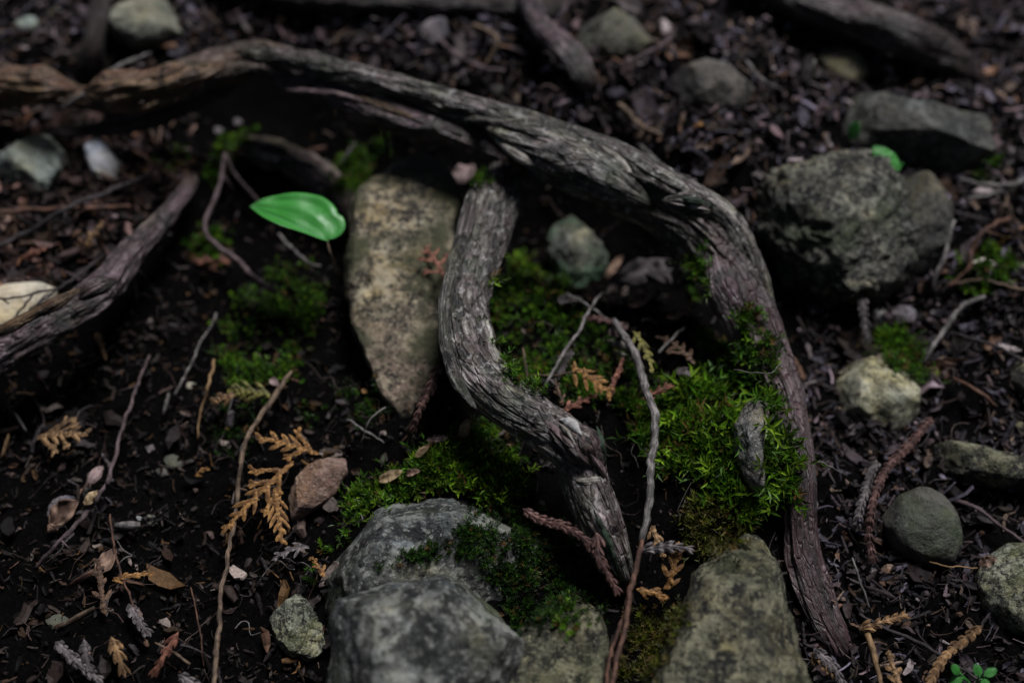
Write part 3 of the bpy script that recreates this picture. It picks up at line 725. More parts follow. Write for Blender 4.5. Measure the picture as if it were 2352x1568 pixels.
rock('stone', [(1830, 275), (1900, 240), (2050, 206), (2200, 198), (2265, 255), (2288, 335), (2232, 402), (2100, 398), (1980, 358), (1880, 322)], 'flat dark grey rock slab in the litter behind the craggy boulder', RM['dark'] if False else rock_mat('stone_slab', (.016, .016, .015), (.05, .05, .042), (.15, .15, .13), 73, .7, .25, (.07, .08, .035), .6, .002), k=.22, depth=.5, seed=48, sub=6, lean=.45, facets=9, fcut=(.6, .9))
rock('stone', [(1908, 850), (1950, 826), (2040, 826), (2085, 850), (2112, 900), (2110, 955), (2070, 995), (1985, 1003), (1935, 965), (1915, 905)], 'pale yellowish squarish stone with moss on its back edge', RM['pale'], k=.35, depth=.75, seed=52, rough=.04)
rock('stone', [(2022, 1190), (2060, 1145), (2120, 1115), (2165, 1130), (2200, 1185), (2212, 1240), (2190, 1300), (2120, 1300), (2050, 1265)], 'dark round greenish stone below the pale squarish stone', RM['dark'], k=.3, depth=.85, seed=56, facets=4, rough=.025, box=.85)
rock('stone', [(2236, 1335), (2265, 1280), (2310, 1248), (2400, 1240), (2470, 1340), (2440, 1470), (2330, 1455), (2260, 1410)], 'lichen speckled grey stone cut off by the lower right edge', RM['lichen'], k=.35, seed=60, rough=.04, box=.8)
rock('stone', [(2105, 1030), (2170, 1015), (2260, 1035), (2400, 1070), (2400, 1125), (2250, 1112), (2160, 1085)], 'low flat grey olive stone between the pale and the dark round stones', RM['olive'], k=.3, depth=.9, seed=64, rough=.06)
rock('stone', [(238, 40), (300, -5), (380, -15), (410, 40), (425, 80), (370, 100), (310, 112), (262, 85)], 'blurred olive grey stone at the top corner behind the long root', rock_mat('stone_topleft', (.10, .10, .075), (.22, .215, .155), (.34, .33, .25), 77, .6, .1, (.1, .12, .05), .35, .002), k=.35, seed=68)
rock('stone', [(-30, 380), (40, 335), (105, 308), (148, 335), (140, 395), (105, 455), (55, 445), (0, 410)], 'greenish grey stone with a sharp edge at the left border', RM['greenish'], k=.4, seed=72, box=.6)
rock('stone', [(193, 345), (212, 318), (245, 328), (262, 362), (300, 398), (296, 418), (245, 434), (212, 405)], 'small bluish white stone with a dark cap beside the greenish stone', RM['white'], k=.6, seed=76, box=.7)
rock('stone', [(1525, 205), (1560, 160), (1610, 138), (1690, 155), (1738, 195), (1715, 245), (1640, 262), (1560, 245)], 'rounded brown black stone in the far litter', rock_mat('stone_far_round', (.05, .044, .038), (.10, .088, .075), (.15, .135, .12), 81, .6, .1, (.06, .06, .03), .3, .0015), k=.25, seed=80, box=.85, rough=.03)
rock('stone', [(1310, 110), (1340, 60), (1400, 20), (1450, 40), (1500, 90), (1470, 130), (1400, 155), (1340, 150)], 'big dim greenish brown rock beside the curving far root', rock_mat('stone_far_big', (.055, .055, .04), (.11, .105, .08), (.17, .165, .13), 83, .6, .2, (.06, .075, .03), .3, .002), k=.3, seed=84)
rock('stone', [(1880, 125), (1935, 112), (1985, 135), (2000, 190), (1960, 205), (1900, 180)], 'dull yellow brown flat stone half sunk in the far litter', rock_mat('stone_far_yellow', (.08, .072, .04), (.17, .155, .09), (.25, .23, .14), 87, .7, .0, (.1, .1, .1), .3, .0015), k=.2, depth=.5, seed=88)
rock('stone', [(955, 75), (985, 40), (1025, 45), (1030, 85), (1000, 115), (965, 110)], 'small purplish stone in the litter above the long root', RM['purple'], k=.4, seed=92, sub=4)
rock('stone', [(-60, 680), (20, 655), (90, 650), (135, 665), (120, 705), (70, 735), (0, 770), (-60, 790)], 'flat beige stone crossed by thin black twigs at the left border', RM['beige'], k=.45, depth=.45, seed=96, rough=.02, box=.6, facets=3)
rock('stone', [(2315, 850), (2345, 820), (2400, 830), (2400, 920), (2330, 905)], 'small olive stone cut off by the right edge', RM['olive'], k=.4, seed=100, sub=4)
rock('stone', [(2228, 605), (2255, 592), (2292, 608), (2290, 635), (2250, 640)], 'tiny white stone sitting in bright moss near the right edge', RM['white'], k=.6, seed=104, sub=4)
rock('stone', [(2005, 715), (2022, 700), (2040, 708), (2042, 735), (2020, 745), (2006, 735)], 'tiny bluish white pebble above the pale squarish stone', RM['white'], k=.6, seed=108, sub=4)
rock('stone', [(2042, 712), (2075, 698), (2105, 715), (2100, 742), (2060, 748)], 'small brownish grey pebble next to the tiny bluish pebble', RM['grey'] if False else RM['purple'], k=.5, seed=112, sub=4)
for i, (u, v, rp, mk, lab) in enumerate([
        (345, 1195, 24, 'rough', 'small grey round pebble beside the pale hollow stem piece'),
        (375, 1085, 18, 'grey', 'pale oval pebble on the dark slope near the purple twig'),
        (400, 1065, 32, 'dark', 'dull brown flat pebble above the pale oval pebble'),
        (438, 885, 15, 'beige', 'tiny cream pebble on the black soil left of the moss'),
        (210, 1140, 24, 'rough', 'pale angular pebble lying against the slanting purple twig'),
        (145, 1165, 44, 'purple', 'broad dull purple brown stone on the dark slope'),
        (135, 1430, 36, 'dark', 'dark olive pebble beside the pointed brown bark flake'),
        (345, 1030, 18, 'purple', 'small pinkish angular pebble on the dark slope'),
        (320, 1190, 10, 'white', 'very small white pebble near the hollow stem piece'),
        (2040, 1310, 30, 'red', 'pinkish brown pebble below the dark round stone'),
        (1440, 790, 14, 'white', 'tiny whitish chip of stone in the root arch hollow'),
        (500, 300, 17, 'purple', 'small pinkish stone above the bright moss by the forked rootlet'),
        (545, 280, 16, 'purple', 'second small pinkish stone touching the first under the root shadow'),
        (2340, 980, 26, 'olive', 'small dull stone at the right edge beside the flat stone'),
        (1900, 1420, 18, 'purple', 'tiny purple grey pebble by the foot of the long root'),
        (120, 1215, 18, 'red', 'tiny brown pebble under the broad purple stone'),
        (1140, 205, 22, 'grey', 'small pale stone in the litter just behind the long root'),
        (850, 60, 22, 'greenish', 'blurred pale pebble in the far litter above the root'),
        (60, 60, 30, 'greenish', 'blurred pale stone in the top left corner litter'),
        (130, 30, 24, 'olive', 'blurred olive pebble in the top left corner litter'),
        (2150, 720, 20, 'purple', 'small dark pebble among twigs near the right edge')]):
    rs = np.random.default_rng(500 + i); a = np.linspace(0, 2 * math.pi, 9, endpoint=False) + rs.uniform(0, 1)
    rr = rp * .85 * rs.uniform(.6, 1.25, 9); e = rs.uniform(.6, .95)
    rock('pebble', np.stack([u + rr * np.cos(a), v + rr * np.sin(a) * e], 1), lab, RM[mk], k=.12, seed=600 + i, sub=4, cat='pebble', rough=.10, facets=9, fcut=(.6, .9), box=.6, edge=1.5)

# ------------------------------------------------------------------ twigs and rootlets
TW_BR = plain_mat('twig_brown', (.05, .032, .022), (.21, .145, .095), stretch=(3, 3, 150))
TW_GR = plain_mat('twig_grey', (.05, .044, .042), (.26, .235, .225), stretch=(3, 3, 150))
TW_DK = plain_mat('twig_dark', (.012, .010, .011), (.055, .042, .045), stretch=(3, 3, 150))
TW_PU = plain_mat('twig_purple', (.035, .022, .024), (.15, .105, .11), stretch=(3, 3, 150))
TW_RD = plain_mat('twig_red', (.04, .018, .012), (.16, .078, .05), stretch=(3, 3, 150))
TW_TAN = plain_mat('twig_tan', (.11, .062, .028), (.30, .19, .09), stretch=(3, 3, 150))
T = [
 ('forked grey pink rootlet zigzagging down past the green leaf', [(517, 352, 6, .03), (512, 400, 7, .034), (500, 450, 8, .034), (468, 522, 8, .028), (500, 562, 9, .026), (545, 595, 10, .026), (590, 640, 9, .024), (634, 674, 7, .018)], TW_PU),
 ('long pale brown stick standing upright on the dark slope', [(668, 850, 6, .018), (640, 900, 10, .022), (595, 960, 9, .026), (560, 1040, 9, .03), (545, 1120, 8, .03), (532, 1220, 8, .028), (515, 1320, 8, .026), (500, 1430, 9, .024), (484, 1600, 9, .02)], TW_BR),
 ('knobbly grey twig running down the middle of the root arch to the bottom', [(1412, 738, 11, .022), (1450, 800, 14, .030), (1480, 870, 15, .036), (1498, 940, 15, .040), (1500, 1010, 15, .042), (1493, 1090, 14, .044), (1485, 1160, 13, .046), (1470, 1240, 12, .05)], TW_GR),
 ('reddish brown stem carrying on from the grey twig between the boulders', [(1470, 1240, 9, .05), (1455, 1330, 10, .05), (1440, 1420, 10, .05), (1420, 1500, 9, .05), (1402, 1600, 9, .05)], TW_RD),
 ('thin red twisted stem just left of the reddish brown one', [(1452, 1335, 6, .045), (1430, 1420, 7, .045), (1410, 1490, 7, .045), (1385, 1600, 7, .045)], TW_RD),
 ('thin pale forked twig leaning in the root arch hollow', [(1402, 655, 4, .02), (1370, 690, 5, .026), (1330, 760, 6, .03), (1300, 810, 6, .03), (1262, 870, 5, .026), (1240, 905, 4, .02)], TW_GR),
 ('thin grey twig crossing the pale forked one', [(1300, 675, 4, .018), (1350, 705, 5, .022), (1400, 735, 4, .02)], TW_GR),
 ('fine brown stem lying level across the arch moss', [(1215, 865, 4, .016), (1260, 860, 4, .018), (1330, 850, 4, .018)], TW_BR),
 ('fine upright brown stem beside the bent root', [(1205, 800, 3, .02), (1212, 850, 4, .018), (1218, 890, 3, .012)], TW_BR),
 ('short grey twig tilted near the bulging root arch', [(1572, 750, 4, .02), (1540, 780, 5, .022), (1512, 810, 5, .02)], TW_GR),
 ('bare grey twig on the litter above the pale squarish stone', [(2260, 682, 8, .012), (2215, 700, 9, .016), (2180, 745, 9, .018), (2140, 805, 8, .014), (2125, 835, 6, .008)], TW_GR),
 ('dim grey twig leaning behind the craggy boulder', [(2192, 505, 7, .02), (2170, 580, 8, .02), (2150, 630, 8, .014), (2138, 670, 7, .006)], TW_GR),
 ('brown curved twig below the upper right litter', [(2320, 500, 8, .014), (2262, 530, 9, .018), (2235, 570, 9, .018), (2225, 620, 8, .014), (2180, 660, 6, .008)], TW_RD),
 ('forked pale twig reaching in from the right edge', [(2400, 395, 9, .02), (2330, 420, 10, .022), (2270, 425, 8, .018), (2205, 412, 7, .012)], TW_GR),
 ('second tine below the forked pale right edge twig', [(2330, 420, 7, .02), (2280, 445, 7, .016), (2220, 450, 6, .01)], TW_GR),
 ('thin purplish root trailing off the right edge beside the dark round stone', [(2195, 1155, 7, .008), (2240, 1170, 7, .014), (2290, 1200, 6, .014), (2352, 1245, 6, .01), (2420, 1290, 6, .006)], TW_PU),
 ('stubby tan stick end near the bottom right corner', [(1992, 1462, 13, .014), (2005, 1500, 11, .016), (2022, 1545, 9, .014), (2040, 1610, 8, .01)], TW_TAN),
 ('grey twig slanting over the bottom right litter', [(1975, 1410, 5, .01), (2050, 1450, 6, .014), (2130, 1490, 7, .014), (2220, 1540, 6, .01), (2300, 1600, 6, .006)], TW_DK),
 ('thin pale straw lying under the dark round stone', [(2130, 1292, 3, .01), (2190, 1300, 3, .014), (2262, 1302, 3, .008)], TW_TAN),
 ('fine bluish stem standing in the right litter', [(1960, 1280, 3, .02), (1980, 1340, 4, .016), (2000, 1400, 3, .006)], TW_GR),
 ('thin pale root hair curving off the right side of the long root', [(1865, 1062, 4, .02), (1910, 1072, 4, .016), (1945, 1088, 3, .006)], TW_GR),
 ('grey twig crossing the bare brown end of the long root', [(130, 255, 6, .05), (190, 220, 8, .062), (240, 172, 9, .062), (290, 145, 8, .055), (345, 122, 6, .04)], TW_GR),
 ('thin dark twig from the left edge below the greenish stone', [(-40, 585, 7, .012), (60, 535, 8, .016), (150, 482, 8, .018), (250, 440, 9, .018), (310, 415, 8, .016), (360, 385, 6, .01)], TW_DK),
 ('rusty thin twig running below the bluish white stone', [(270, 322, 6, .02), (330, 360, 7, .018), (380, 395, 7, .016), (420, 425, 6, .01)], TW_RD),
 ('rusty brown stick lying level at the left border', [(-30, 490, 9, .012), (80, 482, 9, .014), (200, 478, 8, .014), (300, 475, 6, .01)], TW_RD),
 ('slim dark purple twig bent down the left slope', [(345, 815, 4, .012), (315, 885, 6, .02), (290, 950, 7, .022), (265, 1045, 7, .022), (245, 1110, 8, .02)], TW_PU),
 ('dark purple twig ending in a hook on the lower left slope', [(245, 1110, 7, .018), (195, 1180, 8, .02), (140, 1240, 8, .018), (95, 1290, 7, .014), (80, 1305, 5, .008)], TW_PU),
 ('pale thin stem hanging on the black slope left of the moss', [(500, 720, 3, .014), (460, 790, 4, .018), (430, 850, 4, .018), (400, 905, 5, .012)], TW_GR),
 ('straight yellow brown straw leaning at the edge of the left moss', [(490, 828, 5, .02), (478, 880, 6, .022), (465, 940, 4, .016), (452, 1010, 3, .008)], TW_TAN),
 ('short pale rootlet dangling under the purple brown root', [(290, 618, 3, .02), (308, 650, 4, .016), (314, 690, 3, .008)], TW_GR),
 ('thin grey rootlet curling out beneath the green leaf', [(640, 540, 5, .02), (675, 572, 6, .024), (705, 602, 6, .02), (735, 612, 4, .012)], TW_GR),
 ('thin arched pale twig in front of the pointed stone tip', [(795, 965, 4, .014), (840, 990, 5, .020), (885, 1018, 4, .012)], TW_GR),
 ('tiny bent pale twig rising by the pointed stone tip', [(885, 935, 3, .02), (850, 965, 3, .022), (830, 1015, 3, .012)], TW_GR),
 ('elbowed pale twig lying in the far litter', [(1085, 58, 8, .012), (1125, 75, 9, .016), (1140, 105, 9, .016), (1112, 155, 9, .010)], TW_BR),
 ('purplish twig joining the elbowed twig in the far litter', [(1010, 92, 8, .01), (1050, 130, 9, .014), (1095, 150, 9, .014), (1160, 165, 7, .01)], TW_PU),
 ('thin dark stem running along the brown lower left litter', [(250, 1180, 3, .01), (265, 1260, 4, .016), (290, 1350, 4, .016), (320, 1430, 4, .01)], TW_RD),
 ('hair thin forked reddish stem on the lower slope', [(440, 1350, 2.5, .016), (455, 1420, 3, .018), (462, 1480, 2.5, .014), (465, 1535, 2, .006)], TW_RD),
 ('short brown twig pointing right on the lower left floor', [(355, 1478, 4, .008), (400, 1500, 5, .010), (440, 1522, 5, .008)], TW_BR),
 ('pinkish twig leaning over far litter right of the curving root', [(1440, 150, 7, .01), (1500, 115, 8, .014), (1545, 80, 7, .012)], TW_PU),
 ('brown twig slanting in the litter above the bulge of the long root', [(1420, 240, 8, .01), (1470, 280, 10, .013), (1520, 315, 9, .009)], TW_BR),
 ('grey twig lying along the back of the bulging root', [(1460, 330, 5, .008), (1530, 385, 7, .010), (1600, 412, 6, .006)], TW_GR),
 ('thin bluish twig leaning on the brown black far stone', [(1715, 140, 5, .02), (1745, 175, 6, .022), (1790, 205, 6, .008)], TW_GR),
 ('upright bluish grey twig stub in the far litter', [(1872, 140, 5, .02), (1862, 175, 6, .012), (1855, 205, 6, .004)], TW_GR),
 ('thin crooked twig through the right litter toward the edge', [(2180, 650, 5, .008), (2250, 640, 6, .012), (2330, 660, 6, .012), (2400, 670, 5, .01)], TW_BR),
 ('dark twig below the bare grey twig at the right edge', [(2170, 760, 5, .008), (2230, 775, 6, .012), (2300, 800, 6, .012), (2380, 850, 6, .008)], TW_DK),
 ('single fine pale hair arching over the moss on the long root', [(1690, 852, 1.6, .06), (1730, 858, 1.6, .062), (1770, 855, 1.6, .062), (1795, 830, 1.6, .058)], TW_GR),
 ('reddish twig lying below the mossy back of the pale stone', [(2190, 870, 5, .008), (2240, 895, 7, .012), (2290, 930, 6, .008)], TW_RD),
]
for i, (lab, pts, m) in enumerate(T):
    o = twig(lab, pts, m, seed=200 + i, wob=.0019, nseg=9, step=.0025)
    rs = np.random.default_rng(i)
    if len(pts) >= 5:                                   # short side shoots on the longer twigs
        for j in range(rs.integers(0, 3)):
            k = rs.integers(1, len(pts) - 1); u, v, r_, h = pts[k]; du, dv = rs.uniform(-45, 45), rs.uniform(5, 45)
            twig(None, [(u, v, r_ * .5, h), (u + du * .5, v + dv * .5, r_ * .4, h * .9), (u + du, v + dv, r_ * .2, h * .6)], m, seed=i * 7 + j, name='side_shoot', parent=o, nseg=6)
fork = [o for o in bpy.data.objects if o.get('label', '').startswith('forked grey pink')][0]
twig(None, [(517, 352, 7, .03), (540, 400, 6, .026), (585, 452, 6, .02), (610, 480, 5, .014)], TW_PU, seed=3, name='side_branch', parent=fork)
for i, pts in enumerate([[(-20, 685, 4, .034), (30, 680, 4, .036), (85, 668, 5, .036), (128, 668, 4, .034)], [(120, 668, 5, .036), (85, 700, 4, .036), (40, 745, 4, .034), (-20, 780, 4, .03)], [(75, 672, 4, .036), (52, 702, 4, .037), (30, 740, 4, .034)], [(-20, 752, 4, .034), (40, 728, 4, .036), (100, 690, 4, .036), (170, 640, 5, .026), (230, 600, 5, .018)], [(10, 682, 3, .036), (30, 698, 3, .037)]]):
    twig(['thin black twig along the top of the beige stone', 'thin black twig running down the right end of the beige stone', 'short black twig forking over the middle of the beige stone', 'long thin black twig crossing the beige stone up to the root', 'tiny black twig tip on the beige stone'][i], pts, TW_DK, seed=260 + i, group='black twigs on the beige stone', wob=.004)
# hollow stem piece and flat chips
for i, (a, b, rr, m, lab, nm) in enumerate([
        ((265, 1207), (322, 1205), 9, TW_GR, 'short pale hollow stem piece lying level on the dark slope', 'stem_piece'),
        ((375, 955), (388, 905), 6, TW_GR, 'small whitish sliver of wood upright on the black slope', 'wood_sliver'),
        ((1395, 785), (1450, 800), 11, WOOD, 'pale split wood chip beside the knobbly grey twig', 'wood_chip'),
        ((1410, 808), (1440, 818), 6, WOOD, 'smaller pale wood chip under the split one', 'wood_chip'),
        ((140, 1440), (218, 1395), 9, TW_BR, 'long pointed brown bark flake on the lower left floor', 'bark_flake'),
        ((160, 1345), (235, 1300), 9, TW_RD, 'curved red brown bark flake above the pointed one', 'bark_flake'),
        ((30, 945), (60, 990), 9, TW_GR, 'grey splinter of wood near the left edge', 'wood_sliver'),
        ((780, 380), (815, 330), 6, TW_GR, 'thin grey wood sliver in the shadow behind the pointed stone', 'wood_sliver'),
        ((690, 355), (750, 340), 8, TW_RD, 'rusty leaf scrap lying behind the deadwood stub', 'bark_flake'),
        ((440, 605), (500, 625), 11, TW_RD, 'rust red bark flake below the forked rootlet', 'bark_flake'),
        ((20, 1000), (5, 1050), 8, TW_TAN, 'small tan bark flake at the left edge', 'bark_flake')]):
    pa = [(a[0], a[1], rr * .7, .008), ((a[0] + b[0]) / 2, (a[1] + b[1]) / 2, rr, .012), (b[0], b[1], rr * .7, .010)]
    pp, rd = path_gnd(pa, .002); v, f, at = tube(pp, rd, 12, 700 + i, lump=.25, grain=.1, fine=0, flat=1.0 if nm == 'stem_piece' else .35)
    tag(obj(nm, v, f, m, attrs=at), lab, nm.replace('_', ' '))

# ------------------------------------------------------------------ cedar sprays
C_OR = plain_mat('cedar_orange', (.13, .058, .016), (.36, .19, .062), 300)
C_BR = plain_mat('cedar_brown', (.10, .055, .025), (.30, .18, .085), 300)
C_RD = plain_mat('cedar_red', (.10, .036, .022), (.28, .12, .08), 300)
C_PK = plain_mat('cedar_pink', (.05, .024, .021), (.16, .088, .075), 300)
C_GR = plain_mat('cedar_greyed', (.05, .042, .043), (.19, .165, .165), 300)
C_OL = plain_mat('cedar_olive', (.08, .075, .016), (.22, .20, .05), 300)
C_DB = plain_mat('cedar_dark', (.04, .022, .014), (.13, .075, .045), 300)
S = [
 ('orange brown cedar spray fanned out above the reddish stone', (725, 1040, .022), (585, 1005, .022), C_OR, dict(nb=9, spread=.40, wid=.0034)),
 ('long orange cedar spray pointing down left across the pale stick', (668, 1065, .024), (507, 1228, .026), C_OR, dict(nb=11, spread=.30, wid=.0036)),
 ('small orange brown cedar spray hanging beside the reddish stone', (632, 1125, .020), (648, 1252, .014), C_OR, dict(nb=10, spread=.38, wid=.0034, ang=40)),
 ('yellow green cedar spray on the left moss edge', (612, 905, .018), (520, 895, .02), C_OL, dict(nb=8, spread=.5, wid=.0040)),
 ('brown lobed cedar spray touching the yellow green one', (545, 905, .02), (482, 925, .018), C_BR, dict(nb=5, spread=.5, wid=.0044)),
 ('brown cedar spray with raised tips on the left slope', (90, 1005, .012), (205, 1000, .022), C_BR, dict(nb=8, spread=.5, wid=.0044, sideonly=0)),
 ('rust orange cedar spray arched over the hollow of the root arch', (1320, 845, .028), (1408, 912, .026), C_OR, dict(nb=9, spread=.5, wid=.0032)),
 ('rust cedar spray leaning upright beside the knobbly twig', (1398, 905, .018), (1432, 818, .026), C_RD, dict(nb=4, spread=.2, wid=.004)),
 ('olive brown cedar spray drooping in the root arch', (1458, 765, .026), (1500, 860, .022), C_OL, dict(nb=7, spread=.32, wid=.0034)),
 ('brown cedar spray flat in the shaded top of the root arch', (1590, 830, .014), (1515, 775, .018), C_DB, dict(nb=8, spread=.4, wid=.0034)),
 ('rust red cedar spray wedged between the pointed stone and bent root', (1035, 655, .045), (975, 565, .050), C_RD, dict(nb=7, spread=.42, wid=.0034, face=.9)),
 ('dark red cedar spray below the orange one in the arch hollow', (1290, 945, .014), (1375, 905, .016), C_RD, dict(nb=7, spread=.3, wid=.003)),
 ('dark rust cedar spray lying in the crevice under the bent root bend', (1290, 920, .02), (1275, 870, .02), C_DB, dict(nb=4, spread=.3, wid=.003)),
 ('orange cedar spray in the gap between the bent root and upright boulder', (1535, 1345, .03), (1560, 1240, .035), C_OR, dict(nb=8, spread=.4, wid=.0038)),
 ('yellow orange cedar scrap at the foot of that gap', (1475, 1355, .034), (1540, 1375, .034), C_OR, dict(nb=5, spread=.4, wid=.0036)),
 ('brown cedar spray hidden behind the grey twig in the gap', (1500, 1215, .03), (1525, 1290, .03), C_BR, dict(nb=6, spread=.4, wid=.0034)),
 ('dim brown cedar spray at the lower left corner', (240, 1400, .01), (225, 1280, .014), C_DB, dict(nb=6, spread=.3, wid=.0038)),
 ('yellow brown cedar tips beside the thin dark stem', (268, 1330, .012), (360, 1318, .014), C_OR, dict(nb=5, spread=.25, wid=.0034)),
 ('small ochre cedar scrap on the slope near pale oval pebble', (455, 1088, .01), (485, 1078, .012), C_OR, dict(nb=3, spread=.4, wid=.0034)),
 ('violet grey cedar spray by the boulder edge', (700, 1255, .014), (620, 1290, .014), C_GR, dict(nb=6, spread=.4, wid=.003)),
 ('orange cedar scrap tucked at the boulder edge', (740, 1315, .014), (715, 1280, .014), C_OR, dict(nb=4, spread=.4, wid=.0032)),
 ('brown cedar spray by the upright boulder foot at the bottom edge', (1870, 1505, .012), (1925, 1570, .012), C_BR, dict(nb=6, spread=.3, wid=.0034)),
 ('orange brown cedar spray beside the tan stick end', (2075, 1600, .012), (2040, 1490, .014), C_BR, dict(nb=6, spread=.3, wid=.004)),
 ('pale brown cedar scrap in the litter above the bulging root', (1610, 285, .01), (1590, 300, .012), C_OR, dict(nb=3, spread=.4, wid=.004)),
 ('brown cedar scraps under the bare purple brown root', (225, 770, .008), (245, 830, .01), C_BR, dict(nb=3, spread=.2, wid=.0045)),
 ('rusty cedar scrap near the left edge below the thin dark twig', (60, 590, .008), (110, 570, .01), C_RD, dict(nb=4, spread=.3, wid=.0045)),
 ('tan cedar spray near the left end of the purple brown root', (200, 560, .01), (240, 510, .014), C_BR, dict(nb=5, spread=.3, wid=.0042)),
 ('brown cedar spray upright among black soil crumbs', (520, 600, .012), (440, 600, .014), C_RD, dict(nb=5, spread=.35, wid=.004)),
]
for i, (lab, a, b, m, kw) in enumerate(S): spray(lab, a, b, m, seed=i, **kw)
B = [
 ('braided pink brown cedar twig running beside the pointed stone tip', [(1005, 850, .04), (985, 900, .036), (960, 950, .028), (945, 1000, .018)], C_PK, dict(wid=.0055)),
 ('long pinkish braided cedar twig draped over the mossy boulder', [(1212, 1175, .05), (1245, 1195, .055), (1300, 1210, .06), (1350, 1245, .058), (1375, 1280, .055), (1400, 1325, .05), (1425, 1370, .045)], C_PK, dict(wid=.0050)),
 ('second pink scaly branch bunched on the draped braid', [(1372, 1240, .058), (1378, 1290, .058), (1392, 1310, .056)], C_PK, dict(wid=.0052)),
 ('grey braided cedar twig at the lower left corner', [(135, 1480, .012), (165, 1510, .014), (200, 1540, .014), (240, 1570, .012)], C_GR, dict(wid=.006)),
 ('second grey braided twig meeting the first at the lower left', [(195, 1485, .014), (200, 1520, .014), (215, 1548, .014)], C_GR, dict(wid=.0055)),
 ('brown braided cedar twig upright near the bottom left', [(262, 1480, .014), (275, 1515, .016), (290, 1560, .012)], C_BR, dict(wid=.0058)),
 ('rust orange braided cedar twig leaning right near the bottom left', [(400, 1468, .02), (375, 1510, .018), (345, 1560, .012)], C_RD, dict(wid=.0050)),
 ('mauve braided cedar tip on the lower left floor', [(300, 1395, .012), (320, 1430, .016), (350, 1465, .012)], C_GR, dict(wid=.0054)),
 ('small grey braided bit near the bottom beside the pale stick', [(420, 1555, .012), (440, 1568, .012), (460, 1580, .01)], C_GR, dict(wid=.005)),
 ('long pale brown braided twig below the pale squarish stone', [(2135, 965, .018), (2090, 1020, .022), (2045, 1065, .022), (2015, 1120, .022), (2000, 1180, .020), (1996, 1240, .016), (2010, 1300, .01)], C_PK, dict(wid=.0054)),
 ('grey braided twig parallel to the long pale brown one', [(2010, 1065, .012), (1990, 1120, .014), (1975, 1170, .014), (1965, 1225, .008)], C_GR, dict(wid=.0058)),
 ('orange brown braided cedar twig in the bottom right corner', [(2245, 1445, .018), (2200, 1480, .02), (2160, 1520, .02), (2125, 1590, .016)], C_BR, dict(wid=.0052)),
 ('grey violet braided twig curling above the mossy pale stone', [(1980, 690, .02), (1985, 730, .022), (1990, 765, .018), (1998, 795, .012)], C_GR, dict(wid=.0054)),
 ('purple braided scrap in the arch hollow under the long root', [(1345, 730, .018), (1380, 735, .022), (1420, 745, .018)], C_PK, dict(wid=.0045)),
 ('grey braided scrap hanging behind the thin arch twig', [(1310, 810, .016), (1285, 855, .018), (1260, 890, .012)], C_GR, dict(wid=.0045)),
 ('rusty braided scrap beside the knobbly twig in the arch', [(1490, 910, .02), (1520, 895, .022), (1545, 880, .018)], C_RD, dict(wid=.0042)),
 ('violet grey scaly twig lying over the moss above the upright boulder', [(1490, 1262, .04), (1540, 1255, .044), (1600, 1265, .04)], C_GR, dict(wid=.0050)),
 ('grey braided twig at the bottom edge right of the upright boulder', [(1880, 1500, .014), (1920, 1540, .016), (1940, 1590, .012)], C_GR, dict(wid=.0055)),
 ('braided tan bit in the litter by the foot of the long root', [(1990, 1440, .01), (2040, 1425, .012), (2090, 1410, .01)], C_BR, dict(wid=.005)),
]
for i, (lab, pts, m, kw) in enumerate(B): braid(lab, pts, m, seed=i, **kw)

# ------------------------------------------------------------------ green leaves and dead leaves
def leaf_mesh(a, b, n, width, cup=.25, arch=.1, nu=15, nv=34, power=.62, tipsharp=1.0, wave=0.0, seed=0, notch=False):
    ax = b - a; L = np.linalg.norm(ax); ad = ax / L; n = n - ad * (n @ ad); n /= np.linalg.norm(n); sd = np.cross(n, ad)
    t = np.linspace(0, 1, nv); s = np.linspace(-1, 1, nu); Tt, Ss = np.meshgrid(t, s, indexing='ij')
    hw = width * L * np.clip((np.clip(Tt, 1e-4, 1) ** power) * ((1 - Tt) ** (.75 * tipsharp)) * 1.95, 0, 9)
    x = Ss * hw
    y = Tt * L - (notch * .10 * L) * np.abs(Ss) ** .8 * np.exp(-Tt / .10)
    h = cup * np.abs(x) + arch * L * 4 * Tt * (1 - Tt) * .5
    if wave: h = h + wave * L * (perlin(np.stack([Tt * 4 + seed, Ss * 1.5, Tt * 0 + seed], -1).reshape(-1, 3)).reshape(Tt.shape)) * (.3 + np.abs(Ss))
    vein = .0005 * np.cos(Ss * math.pi * 5) * (1 - np.abs(Ss) ** 2) * np.clip(hw / (.3 * L), 0, 1)
    V = a + (y[..., None]) * ad + x[..., None] * sd + (h + vein)[..., None] * n
    V = V.reshape(-1, 3); m = len(V); V2 = V - n * .00035
    idx = np.arange(m).reshape(nv, nu)
    q = np.stack([idx[:-1, :-1], idx[:-1, 1:], idx[1:, 1:], idx[1:, :-1]], -1).reshape(-1, 4)
    rim = np.r_[idx[0, :], idx[1:, -1], idx[-1, -2::-1], idx[-2:0:-1, 0]]
    rn = np.roll(rim, -1); side = np.stack([rn, rim, rim + m, rn + m], -1)
    rco = np.stack([Ss, Tt, np.zeros_like(Tt)], -1).reshape(-1, 3)
    return np.vstack([V, V2]), np.vstack([q, q[:, ::-1] + m, side]), {'rco': np.vstack([rco, rco])}, (ad, sd, n, L)

